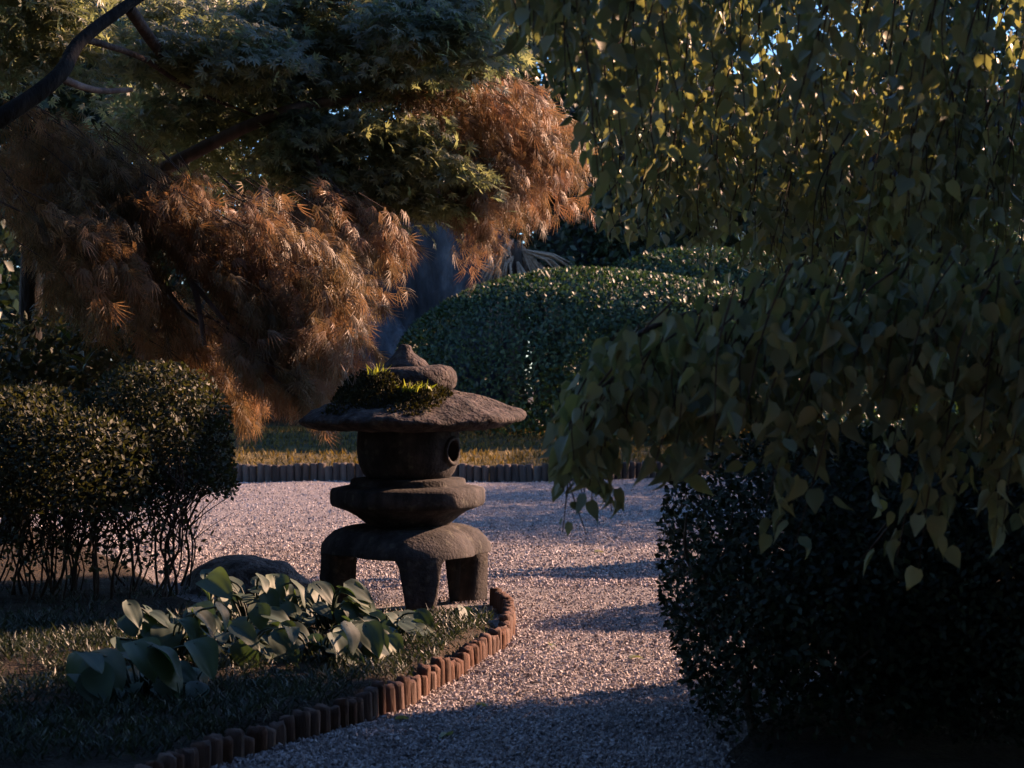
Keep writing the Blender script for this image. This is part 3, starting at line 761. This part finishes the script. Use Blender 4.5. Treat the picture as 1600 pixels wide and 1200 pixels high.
# withered palm with a skirt of dry fronds behind the hedge
pr = empty('withered_palm', (0.05, 28.0, 0.4)); tag(pr, 'short palm with a skirt of dry drooping fronds behind the hedge crest', 'palm')
V, T, r = tube(spline([(0, 0, -0.1), (0.02, 0, 1.6), (0, 0, 3.0)], 9), np.linspace(0.16, 0.12, 9), 10)
obj('trunk', np_mesh('trunk', V, T, M['bark'], r), pr)
for k in range(15):
    a = random.uniform(0, 6.28); e = Vector((math.cos(a) * random.uniform(0.3, 1.0), math.sin(a) * 0.5, random.uniform(1.3, 2.6)))
    s = Vector((0.05 * math.cos(a), 0.05 * math.sin(a), random.uniform(2.7, 3.05))); L = []
    for j in range(9):
        ee = e + Vector((random.uniform(-.18, .18), random.uniform(-.12, .12), random.uniform(-.15, .15)))
        L.append(tube([s, s.lerp(ee, .5) + Vector((math.cos(a), math.sin(a), 0.3)) * 0.12, ee], [0.012, 0.02, 0.004], 4))
    V, T, r = merge(L); obj('frond', np_mesh('frond', V, T, M['dryfrond'], r), pr)

# ------------------------------------------------------------------ maples
def in_poly(poly, n):
    poly = np.array(poly, float); out = []
    x0, y0 = poly.min(0); x1, y1 = poly.max(0)
    while len(out) < n:
        p = (random.uniform(x0, x1), random.uniform(y0, y1)); c = False
        for i in range(len(poly)):
            a, b = poly[i], poly[i - 1]
            if (a[1] > p[1]) != (b[1] > p[1]) and p[0] < (b[0] - a[0]) * (p[1] - a[1]) / (b[1] - a[1]) + a[0]: c = not c
        if c: out.append(p)
    return out

def limb(ctrl, r0, r1, parent, mat, loc, n=20, name='limb'):
    V, T, r = tube([p - Vector(loc) for p in spline(ctrl, n)], np.linspace(r0, r1, n), 9)
    return obj(name, np_mesh(name, V, T, mat, r), parent)

lace_twigs = []
def lace_pads(poly, Yr, npad, per, rad, sz=(0.085, 0.145), fall=(0.6, -0.12, -0.75)):
    """overlapping plumes of thread leaves that fall outward from fine twigs"""
    L = []; npad = int(npad * 3.1); per = int(per * 0.23)
    for (px, py) in in_poly(poly, npad):
        Y = random.uniform(Yr[0] - 0.35, Yr[1] + 0.35); c = np.array(at(px, py, Y)); R = random.uniform(*rad); st = random.choice([1, 1, 1, 1.7]); ns = 1 / st ** 1.4
        ax = nrm(np.array([fall[0] + random.gauss(0, 0.28), fall[1] + random.gauss(0, 0.4), fall[2] + random.gauss(0, 0.2)]))
        t = rng.random(per) - 0.4
        p = c + ax * (t * R * 2.3 * st)[:, None] + ns * rng.normal(size=(per, 3)) * np.array([0.36, 0.45, 0.2]) * R * (1.15 - 0.75 * (t[:, None] + 0.4))
        p[:, 2] -= 0.5 * R * (t + 0.4) ** 2
        out = nrm(p - c)
        D = ax * 0.9 + out * 0.3 + 0.26 * rng.normal(size=(per, 3)) + (np.array([0, 0, -0.5]) * (t[:, None] + 0.4))
        N = np.array([0.4, -0.25, 0.6]) + out * 0.3 + 0.75 * rng.normal(size=(per, 3))
        base = random.random() * 0.5
        L.append(scatter(LACE_V, LACE_F, p, frames(D, N), sz[0] + (sz[1] - sz[0]) * rng.random(per), base + 0.5 * rng.random(per)))
        a = Vector(c - ax * R * 1.3 + np.array([-0.10, 0.03, 0.05])); m_ = Vector(c - ax * R * 0.2 + np.array([0, 0, 0.03])); e = Vector(c + ax * R * 0.9)
        lace_twigs.append(tube(spline([a, m_, e], 6), np.linspace(0.0032, 0.001, 6), 4))
    return L

rb = (-3.3, 11.2, 0.05)
red = empty('laceleaf_maple', rb); tag(red, 'weeping laceleaf maple with fine rust red leaves cascading beside the lantern', 'maple tree')
trunk_pts = [Vector(rb) - Vector((0, 0, .15)), Vector((-3.15, 11.1, 0.8)), at(60, 330, 10.8), at(150, 330, 10.5)]
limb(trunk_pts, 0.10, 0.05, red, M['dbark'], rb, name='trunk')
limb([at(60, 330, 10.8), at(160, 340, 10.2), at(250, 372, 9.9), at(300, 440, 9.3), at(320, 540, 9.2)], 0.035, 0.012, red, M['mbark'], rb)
limb([at(60, 330, 10.8), at(110, 360, 10.3), at(180, 395, 10.0), at(240, 430, 9.9), at(290, 490, 9.8), at(340, 520, 9.7)], 0.034, 0.01, red, M['mbark'], rb)
limb([at(240, 430, 9.9), at(250, 480, 9.9), at(268, 560, 9.9)], 0.014, 0.008, red, M['mbark'], rb)
limb([at(120, 420, 10.3), at(180, 480, 10.2), at(230, 515, 10.0), at(290, 512, 9.9)], 0.026, 0.009, red, M['mbark'], rb)
limb([at(150, 330, 10.5), at(300, 240, 10.6), at(460, 170, 10.5), at(620, 150, 11.1), at(760, 150, 11.2), at(860, 190, 11.2)], 0.05, 0.012, red, M['mbark'], rb, 30)
limb([at(460, 170, 10.5), at(500, 260, 10.2), at(560, 340, 10.0), at(600, 390, 9.9)], 0.022, 0.008, red, M['mbark'], rb)
limb([at(300, 440, 9.3), at(400, 560, 9.1), at(450, 610, 9.0), at(490, 630, 9.0)], 0.014, 0.006, red, M['mbark'], rb)
bright = []
bright += lace_pads([(650, 110), (700, 85), (790, 125), (880, 165), (905, 215), (880, 265), (790, 290), (740, 360), (700, 300), (640, 230)], (10.9, 11.5), 34, 210, (0.13, 0.22))
bright += lace_pads([(700, 260), (800, 250), (760, 350), (730, 345)], (10.8, 11.2), 8, 180, (0.09, 0.14))
bright += lace_pads([(470, 320), (560, 300), (620, 340), (625, 390), (580, 385), (510, 360), (450, 360)], (9.9, 10.5), 14, 190, (0.10, 0.16))
bright += lace_pads([(350, 330), (440, 330), (550, 400), (545, 450), (530, 530), (500, 580), (440, 560), (400, 500), (330, 420)], (9.3, 9.75), 44, 220, (0.12, 0.2))
bright += lace_pads([(330, 500), (430, 560), (500, 590), (470, 620), (400, 600)], (9.3, 9.6), 10, 170, (0.09, 0.14))
V, T, r = merge(bright)
tag(obj('crown', np_mesh('crown', V - np.array(rb), T, M['lace'], r), red), 'rust red thread-like maple foliage in sun', kind='stuff')
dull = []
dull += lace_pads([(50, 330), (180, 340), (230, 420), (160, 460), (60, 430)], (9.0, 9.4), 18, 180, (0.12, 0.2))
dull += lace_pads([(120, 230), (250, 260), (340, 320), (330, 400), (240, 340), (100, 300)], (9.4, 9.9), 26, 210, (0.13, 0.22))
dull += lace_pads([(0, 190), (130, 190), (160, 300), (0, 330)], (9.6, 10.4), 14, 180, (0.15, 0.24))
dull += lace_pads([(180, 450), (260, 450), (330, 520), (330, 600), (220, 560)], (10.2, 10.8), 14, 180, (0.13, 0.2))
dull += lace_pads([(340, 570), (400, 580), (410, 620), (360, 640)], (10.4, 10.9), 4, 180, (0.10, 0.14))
V, T, r = merge(lace_twigs)
tag(obj('twigs', np_mesh('twigs', V - np.array(rb), T, M['bark'], r), red), kind='stuff')
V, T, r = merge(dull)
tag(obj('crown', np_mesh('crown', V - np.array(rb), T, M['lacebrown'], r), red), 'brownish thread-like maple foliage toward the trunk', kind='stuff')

def star_pads(poly, Yr, npad, per, rad, sz=(0.045, 0.07)):
    """layered sprays of star leaves, tilted down along their edge"""
    L = []; npad = int(npad * 1.4); per = int(per * 0.52)
    for (px, py) in in_poly(poly, npad):
        Y = random.uniform(*Yr); c = np.array(at(px, py, Y)); R = random.uniform(*rad)
        d = rng.normal(size=(per, 3)) * 0.55
        p = c + d * np.array([R * 1.2, R, R * 0.3]); p[:, 2] -= 0.35 * R * (d[:, 0] ** 2 + d[:, 1] ** 2)
        D = d * np.array([1, 1, 0]) + 0.6 * rand_dirs(per) + np.array([0.25, -0.3, -0.55])
        N = np.array([0.35, -0.45, 0.75]) + 0.5 * rng.normal(size=(per, 3))
        base = random.random() * 0.4
        L.append(scatter(STAR_V, STAR_F, p, frames(D, N), 1.12 * (sz[0] + (sz[1] - sz[0]) * rng.random(per)), base + 0.6 * rng.random(per)))
    return L
gb_ = (-3.9, 8.6, 0.05)
grn = empty('green_maple', gb_); tag(grn, 'green Japanese maple spreading over the top left on a dark leaning trunk', 'maple tree')
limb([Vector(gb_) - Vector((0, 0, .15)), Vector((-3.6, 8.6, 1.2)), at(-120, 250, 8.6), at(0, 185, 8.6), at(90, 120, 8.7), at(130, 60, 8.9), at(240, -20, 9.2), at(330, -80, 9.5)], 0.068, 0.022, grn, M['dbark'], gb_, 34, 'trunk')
limb([at(90, 120, 8.7), at(130, 136, 8.9), at(165, 142, 9.2), at(205, 140, 9.5)], 0.022, 0.014, grn, M['mbark'], gb_)
limb([at(200, 10, 9.1), at(260, 90, 9.8), at(310, 100, 10.2), at(340, 75, 10.5), at(420, 55, 10.7)], 0.035, 0.02, grn, M['bark'], gb_)
limb([at(340, 78, 10.5), at(400, 110, 10.6), at(480, 170, 10.7), at(560, 240, 10.6)], 0.018, 0.008, grn, M['bark'], gb_)
limb([at(130, 60, 8.9), at(220, 90, 9.5), at(300, 140, 10.1), at(420, 190, 10.6)], 0.02, 0.008, grn, M['bark'], gb_)
gl = []
gl += star_pads([(170, 0), (450, 0), (460, 110), (320, 120), (220, 110)], (10.3, 11.2), 26, 190, (0.16, 0.26))
gl += star_pads([(420, -40), (790, -40), (780, 90), (700, 110), (640, 150), (480, 170), (430, 120)], (10.4, 11.4), 48, 190, (0.16, 0.26))
gl += star_pads([(450, 180), (640, 160), (730, 270), (700, 330), (560, 310), (430, 250)], (10.2, 10.9), 40, 150, (0.14, 0.22))
gl += star_pads([(560, -30), (770, -30), (765, 90), (640, 120)], (9.7, 10.4), 24, 150, (0.13, 0.2))
gl += star_pads([(230, 30), (430, 20), (440, 120), (260, 130)], (9.6, 10.3), 18, 150, (0.13, 0.2))
gl += star_pads([(200, 120), (430, 120), (470, 200), (430, 300), (320, 290), (210, 220)], (10.8, 11.8), 30, 180, (0.18, 0.28))
gl += star_pads([(-40, -40), (180, -40), (120, 70), (-40, 140)], (9.6, 10.6), 18, 180, (0.18, 0.28))
gl += star_pads([(-300, -330), (160, -330), (120, -60), (-300, -60)], (8.6, 10.4), 46, 110, (0.25, 0.35), (0.055, 0.08))  # unseen upper crown, added to keep the top left in shade
gl += star_pads([(-420, -60), (-120, -60), (-120, 300), (-420, 300)], (8.6, 10.5), 20, 90, (0.25, 0.35), (0.055, 0.08))
V, T, r = merge(gl)
tag(obj('crown', np_mesh('crown', V - np.array(gb_), T, M['maple'], r), grn), kind='stuff')

# ------------------------------------------------------------------ weeping tree on the right
wb = (3.0, 4.9, 0.0)
wt = empty('weeping_tree', wb); tag(wt, 'weeping tree with hanging strands of heart shaped leaves across the right side', 'tree')
tp = [Vector(wb) - Vector((0, 0, .1)), Vector((2.95, 4.9, 1.2)), Vector((2.75, 4.8, 2.2)), Vector((2.5, 4.7, 2.9))]
limb(tp, 0.13, 0.07, wt, M['bark'], wb, name='trunk')
L1 = [Vector((2.8, 4.85, 2.0)), at(1660, 425, 4.6), at(1400, 440, 4.5), at(1180, 470, 4.4), at(1020, 510, 4.3), at(940, 580, 4.2)]
L2 = [Vector((2.6, 4.75, 2.7)), Vector((1.5, 4.3, 2.45)), Vector((0.7, 3.9, 2.2)), Vector((0.1, 3.7, 2.0))]
L3 = [Vector((2.6, 4.75, 2.7)), Vector((1.8, 5.2, 2.9)), Vector((1.1, 5.6, 2.85)), Vector((0.5, 5.6, 2.6))]
for c_, a_ in ((L1, 0.012), (L2, 0.04), (L3, 0.04)): limb(c_, a_, 0.007, wt, M['bark'], wb)
strands = []
lowT = ([880, 930, 980, 1100, 1180, 1260, 1650], [640, 570, 510, 480, 460, 405, 395])
lowB = ([880, 900, 940, 980, 1010, 1060, 1110, 1150, 1200, 1250, 1290, 1310, 1340, 1400, 1470, 1510, 1540, 1580, 1650], [700, 760, 780, 780, 690, 690, 770, 720, 660, 700, 800, 850, 720, 670, 660, 760, 890, 830, 850])
for k in range(185):
    px = random.uniform(885, 1760); Y = random.uniform(3.75, 4.5)
    t = float(np.interp(px, *lowT)) + random.uniform(-20, 90); b = float(np.interp(px, *lowB)); b = t + (b - t) * random.uniform(0.45, 1.0)
    strands.append((px, t, b, Y, 0))
upB = ([780, 830, 870, 920, 960, 1040, 1130, 1180, 1240, 1650], [50, 100, 160, 320, 365, 365, 370, 400, 540, 560])
for k in range(140):
    px = random.uniform(960, 1600); t = random.uniform(90, 300); b = min(t + random.uniform(90, 220), float(np.interp(px, [960, 1180, 1250, 1480], [365, 385, 540, 560])))
    strands.append((px, t, b, random.uniform(4.9, 6.3), 1))
for k in range(190):
    px = random.uniform(785, 1700); Y = random.choice([random.uniform(3.7, 4.4), random.uniform(4.9, 6.6), random.uniform(4.9, 6.6)])
    if px < 930: Y = random.uniform(3.8, 4.5)
    b = float(np.interp(px, *upB)); b = random.uniform(0.3, 1.0) * (b + 90) - 90
    t = -95
    if Y < 4.5 and 1000 < px < 1330: b = min(b, random.uniform(100, 240))
    if Y > 4.5: t = random.choice([-95, -95, random.uniform(0, 200)]); b = max(b, t + 60)
    strands.append((px, t, b, Y, 1))
strands += [(905, 640, 835, 4.0, 2), (890, 650, 832, 4.05, 2), (965, 600, 800, 4.0, 2), (940, 600, 790, 4.0, 2), (925, 580, 800, 4.0, 2), (1300, 640, 855, 3.9, 0), (1305, 600, 840, 3.95, 0), (1540, 600, 890, 3.9, 0), (1550, 560, 870, 3.95, 0)]
LP, LD, LN, LS = [], [], [], []; tw = []
for (px, t, b, Y, kd) in strands:
    pe = px - (b - t) * (random.uniform(0.1, 0.5) if kd == 0 else random.uniform(-0.05, 0.3) if kd == 1 else random.uniform(-.1, .15))
    left = [770, 785, 865, 915, 930, 940, 955, 950, 915, 895, 880, 870] if kd != 2 else [850] * 12
    pe = max(pe, float(np.interp(b, [0, 60, 130, 200, 300, 400, 440, 480, 560, 640, 700, 800], left)) + random.uniform(5, 40))
    px = max(px, float(np.interp(t, [0, 60, 130, 200, 300, 400, 440, 480, 560, 640, 700, 800], left)) + random.uniform(5, 40))
    a = at(px, t, Y); e = at(pe, b, Y + random.uniform(-.08, .08))
    if (a - e).length < 0.03: continue
    m_ = a.lerp(e, 0.5) + Vector((random.uniform(-.05, .01), random.uniform(-.03, .03), (a - e).length * random.uniform(0.0, 0.12)))
    pts = spline([a, m_, e], 12)
    tw.append(tube(pts, np.linspace(0.003, 0.0013, 12), 4))
    Ltot = sum((pts[i + 1] - pts[i]).length for i in range(11)); nl = max(2, int(Ltot / (0.019 if kd == 1 else 0.023 if kd == 0 else 0.035)))
    for i in range(nl):
        u = (i + random.random()) / nl * 11; q = pts[min(int(u), 10)].lerp(pts[min(int(u) + 1, 11)], u % 1)
        side = random.uniform(0, 6.28); h_ = Vector((math.cos(side), math.sin(side), 0))
        LP.append(tuple(q + h_ * random.uniform(0.005, 0.06))); LD.append(tuple(h_ * random.uniform(0.15, 1.15) + Vector((0, 0, -1))))
        fa = random.uniform(0, 6.28); LN.append((math.cos(fa) + h_.x * .5, math.sin(fa) + h_.y * .5 - 0.2, random.uniform(0.1, 0.7)))
        LS.append(random.choice([random.uniform(0.03, 0.05), random.uniform(0.042, 0.068)] if kd else [random.uniform(0.038, 0.055), random.uniform(0.052, 0.078)]) * (0.85 if kd == 2 else 1))
LP, LD, LN, LS = map(np.array, (LP, LD, LN, LS))
V, T, r = merge(tw)
tag(obj('twigs', np_mesh('twigs', V - np.array(wb), T, M['bark'], r), wt), kind='stuff')
FR = frames(LD, LN)
ppx = 800 + LP[:, 0] / LP[:, 1] * F; ppy = 600 - (LP[:, 2] - CAM_H) / LP[:, 1] * F
score = np.where((ppx > 0) & (ppx < 1600) & (ppy > -20) & (ppy < 1200), LS / LP[:, 1], 0)
big = np.zeros(len(LP), bool); big[np.argsort(-score)[:300]] = True
HV = []
for i in range(8):
    HV.append(np_mesh('leaf', HEART_V * np.array([1, random.uniform(.6, 1.1), random.uniform(0.5, 2.5)]) + np.stack([0 * HEART_V[:, 0], 0 * HEART_V[:, 0], random.uniform(-.35, .15) * HEART_V[:, 0] ** 2 + random.uniform(0, .7) * np.abs(HEART_V[:, 1])], -1), HEART_F, M['weep'], np.full(len(HEART_V), (i + 0.5) / 8 * 0.85)))
for i in np.nonzero(big)[0]:
    o = bpy.data.objects.new('leaf', random.choice(HV)); put(o, wt)
    o.matrix_basis = Matrix.Translation(Vector(LP[i]) - Vector(wb)) @ Matrix(FR[i].tolist()).to_4x4() @ Matrix.Diagonal((LS[i], LS[i], LS[i], 1))
lst = []
rest = np.nonzero(~big)[0]; rng.shuffle(rest)
for q, part in enumerate(np.array_split(rest, 5)):                 # differently folded and curled leaves
    tv = HEART_V * np.array([1, (0.95, 0.7, 1.1, 0.55, 0.85)[q], (0.4, 2.6, 1.2, 3.6, -1.6)[q]])
    tv = tv + np.stack([0 * tv[:, 0], 0 * tv[:, 0], (0.0, -0.25, 0.12, -0.4, 0.2)[q] * tv[:, 0] ** 2 + (0.3, 0.7, 0.1, 1.0, 0.4)[q] * np.abs(tv[:, 1])], -1)
    lst.append(scatter(tv, HEART_F, LP[part], FR[part], LS[part]))
for c, rad, n in [((2.8, 5.15, 2.4), (0.85, 0.75, 1.35), 5500), ((3.7, 4.9, 2.8), (1.2, 1.0, 1.3), 4500)]:  # unseen crown masses added as sun blockers for the near strands
    P, N = dome(c, rad, n, 2, None, 0.6, 0.1, 2, 33)
    lst.append(scatter(LEAF2_V, LEAF2_F, P, frames(np.array([0, 0, -1.0]) + 0.6 * rand_dirs(n), rand_dirs(n)), 0.09 + 0.03 * rng.random(n)))
V, T, r = merge(lst)
tag(obj('foliage', np_mesh('foliage', V - np.array(wb), T, M['weep'], r), wt), kind='stuff')

# ------------------------------------------------------------------ background
def evergreen(x, y, h, R, n, label, size=0.2, low=0.5, name='evergreen_tree', tree_mat='evergreen'):
    root = empty(name, (x, y, 0.0)); tag(root, label, 'tree', 'unseen trees added around the viewer to block light' if y < 7 else 'unseen trees added along the right side to cast shade' if x > 5 and y < 20 else 'trees at the back of the garden')
    V, T, r = tube(spline([(0, 0, -0.2), (0.1, 0, h * 0.3), (-0.05, 0.05, h * 0.85)], 10), np.linspace(0.05 * R + 0.1, 0.04, 10), 9)
    obj('trunk', np_mesh('trunk', V, T, M['bark'], r), root)
    L = []; k = 46
    for i in range(k):
        u = random.random(); z = low + (h - low) * u
        rr = R * (0.55 + 0.6 * math.sin(math.pi * min(1, 0.15 + u * 0.85))) * (1 if u < 0.8 else 0.7)
        a = random.uniform(0, 6.28); q = rr * math.sqrt(random.random()) * 0.8
        c = np.array([q * math.cos(a), q * math.sin(a), z]); cr = random.uniform(0.28, 0.5) * R
        m_ = n // k; d = rand_dirs(m_)
        p = c + d * (cr * (0.55 + 0.5 * rng.random(m_)))[:, None] * np.array([1, 1, 0.75])
        p[:, 2] = np.maximum(p[:, 2], 0.1)
        L.append(scatter(LEAF2_V, LEAF2_F, p, frames(d + rand_dirs(m_), d + 0.8 * rand_dirs(m_)), size * (0.6 + 0.8 * rng.random(m_))))
    V, T, r = merge(L)
    tag(obj('crown', np_mesh('crown', V, T, M[tree_mat], r), root), kind='stuff')
evergreen(-9.0, 26.0, 11, 2.8, 8000, 'dark evergreen at the left edge behind the maples')
evergreen(-5.6, 30.0, 12, 2.9, 8000, 'dark evergreen seen through the gaps of the laceleaf maple')
evergreen(-3.2, 34.0, 12, 2.8, 8000, 'dark evergreen rising behind the green maple and the rock')
evergreen(-0.6, 33.5, 13, 2.6, 14000, 'dark evergreen directly above the dry palm')
evergreen(2.0, 31.5, 12, 2.0, 8000, 'black evergreen between the maple tips and the weeping leaves')
evergreen(1.7, 29.0, 4.2, 1.3, 5000, 'small dark evergreen just behind the hedge crest', 0.14)
evergreen(0.9, 37.5, 15, 2.8, 8000, 'tall evergreen closing the gap at the top centre', 0.22)
evergreen(-7.6, 35.0, 13, 3.2, 8000, 'tall evergreen behind the left end of the green maple', 0.24)
evergreen(7.4, 46.0, 14, 3.6, 13000, 'tall evergreen behind the house', 0.25)
evergreen(16.0, 47.0, 13, 3.4, 8000, 'dark evergreen at the right edge behind the house', 0.28)
evergreen(-13.0, 33.0, 12, 3.4, 8000, 'evergreen far left behind the pale garden wall', 0.25)

evergreen(3.4, 47.0, 13, 3.0, 13000, 'dark evergreen behind the left end of the house roof', 0.28)
evergreen(12.0, 46.0, 13, 3.6, 13000, 'dark evergreen behind the right end of the house roof', 0.28)
evergreen(-11.5, 27.5, 10, 2.4, 8000, 'evergreen beyond the left edge beside the garden wall', 0.22)
# unseen trees added around the viewer, blocking skylight so the foreground stays dark
for (x, y, h_, R, lo, lb) in ((-9, -2, 10, 3.2, .4, 'evergreen left of the viewer'), (-5, -6, 12, 3.6, .4, 'evergreen behind the viewer on the left'), (0, -7, 13, 3.8, .4, 'evergreen straight behind the viewer'),
                          (5, -6, 12, 3.6, .4, 'evergreen behind the viewer on the right'), (9, -1.5, 11, 3.2, .4, 'evergreen right of the viewer'), (-3.2, -1.6, 11, 3.4, 4.6, 'evergreen arching over the viewer from the left')):
    evergreen(x, y, h_, R, 4500, 'added unseen tall ' + lb, 0.6, lo)
evergreen(5.8, 8.6, 3.7, 0.95, 7000, 'unseen slender tree added beyond the right edge to shade the bed', 0.16, 3.4)  # added out of view, its crown shades the front left of the bed
evergreen(5.9, 12.85, 4.3, 0.75, 5000, 'unseen small tree added beyond the right edge to shade the azalea', 0.14, 3.7)  # added out of view to cast shade on the azalea front
evergreen(4.4, 31.5, 6.6, 1.7, 9000, 'low evergreen before the left half of the house', 0.18)
evergreen(7.8, 32.0, 6.6, 1.8, 9000, 'low evergreen before the right half of the house', 0.18)
evergreen(-8.3, 30.0, 9, 2.2, 8000, 'evergreen closing the gap above the pale garden wall', 0.2)
evergreen(6.6, 13.6, 8.2, 0.85, 6000, 'unseen tall tree added beyond the right edge to darken the top left', 0.16, 6.4)  # unseen crown added to keep sun off the top left corner
evergreen(-12.0, 42.0, 16, 4.0, 11000, 'large evergreen farthest back on the left side', 0.32)
evergreen(-6.0, 44.0, 17, 4.0, 11000, 'highest evergreen far behind the green maple', 0.32)
evergreen(-1.0, 46.0, 17, 4.0, 11000, 'high evergreen far behind the rock', 0.32)
evergreen(-6.8, 6.0, 9, 2.2, 9000, 'unseen tall evergreen added left of the bed to block skylight', 0.3, 0.6)  # added out of view to cut skylight from the left
evergreen(7.6, 3.2, 10, 2.3, 9000, 'unseen tall evergreen added right of the viewer to block skylight', 0.3, 0.6)  # added out of view to cut skylight from the right

# house behind the hedge on the right
hs = empty('house', (6.0, 37.0, 0.3)); tag(hs, 'pale house with dark tiled roof glimpsed through the weeping leaves', 'house')
def box(name, c, s, mat, parent):
    V = [(c[0] + a * s[0] / 2, c[1] + b * s[1] / 2, c[2] + d * s[2] / 2) for a in (-1, 1) for b in (-1, 1) for d in (-1, 1)]
    Fc = [(0, 1, 3, 2), (4, 6, 7, 5), (0, 4, 5, 1), (2, 3, 7, 6), (0, 2, 6, 4), (1, 5, 7, 3)]
    return obj(name, poly_mesh(name, V, Fc, mat, False), parent)
box('wall', (0, 0, 2.4), (11, 6, 4.8), M['darkwood'], hs)
rf = obj('roof', poly_mesh('roof', [(-6.2, -3.8, 4.7), (6.2, -3.8, 4.7), (6.2, 0, 7.2), (-6.2, 0, 7.2), (-6.2, 3.8, 4.7), (6.2, 3.8, 4.7), (-6.2, -3.8, 4.5), (6.2, -3.8, 4.5), (6.2, 0, 7.0), (-6.2, 0, 7.0), (-6.2, 3.8, 4.5), (6.2, 3.8, 4.5)],
    [(0, 1, 2, 3), (3, 2, 5, 4), (6, 9, 8, 7), (9, 10, 11, 8), (0, 6, 7, 1), (4, 5, 11, 10), (0, 3, 9, 6), (3, 4, 10, 9), (1, 7, 8, 2), (2, 8, 11, 5)], M['rooftile'], False), hs)
for k in range(32):
    x = -6.05 + k * 0.39
    V, T, r = tube([(x, -3.82, 4.72), (x, -1.9, 5.98), (x, 0, 7.23)], [0.06, 0.06, 0.06], 6)
    obj('roof_tile_row', np_mesh('roof_tile_row', V, T, M['rooftile'], r), rf)
for (x, z) in ((-4, 1.6), (-1.4, 1.6), (1.4, 1.6), (4, 1.6), (-4, 3.6), (-1.4, 3.6), (1.4, 3.6), (4, 3.6)):
    fr = box('window', (x, -3.02, z), (1.5, 0.08, 1.2), M['darkwood'], hs)
    for dx in (-0.37, 0.37): box('pane', (x + dx, -3.07, z), (0.62, 0.03, 1.02), M['glass'], fr)

# pale wall at the far left
gw = empty('garden_wall', (-8.6, 22.2, 0.1)); tag(gw, 'pale plaster garden wall with dark coping at the far left edge', 'wall')
box('wall_face', (0, 0, 1.1), (3.6, 0.18, 2.4), M['plaster'], gw)
box('coping', (0, 0, 2.36), (3.8, 0.4, 0.12), M['rooftile'], gw)
box('rail', (0, -0.12, 1.55), (3.6, 0.05, 0.16), M['darkwood'], gw)

# fallen leaves on the gravel
fl = [np_mesh('fallen_leaf', HEART_V * np.array([1, 0.8, 2.5]), HEART_F, M['weep'], np.full(len(HEART_V), v)) for v in (0.6, 0.8, 0.98)]
def fallen(px, py, L, k, label):
    Y = CAM_H * F / (py - 600); p = at(px, py, Y); p.z = float(gravel_z(np.array([p.x]), np.array([p.y]))[0]) + 0.012
    o = obj('fallen_leaf', fl[k % 3]); o.location = p; o.scale = (L, L, L); o.rotation_euler = (random.uniform(-.3, .3), random.uniform(-.3, .3), random.uniform(0, 6.28))
    tag(o, label, 'leaf', 'fallen leaves on the gravel')
fallen(618, 1128, 0.06, 1, 'pale fallen leaf lying beside the log edging')
for k, (px, py, lb) in enumerate([(858, 1010, 'curled fallen leaf at the middle of the open gravel'), (930, 868, 'fallen leaf on the far gravel near the hanging leaf tips'), (745, 1105, 'fallen leaf on near gravel below the curve of the logs'),
                                  (985, 1035, 'fallen leaf on gravel beside the foreground shrub'), (705, 1150, 'fallen leaf on the shaded gravel at the bottom edge')]):
    fallen(px, py, random.uniform(0.05, 0.07), k, lb)
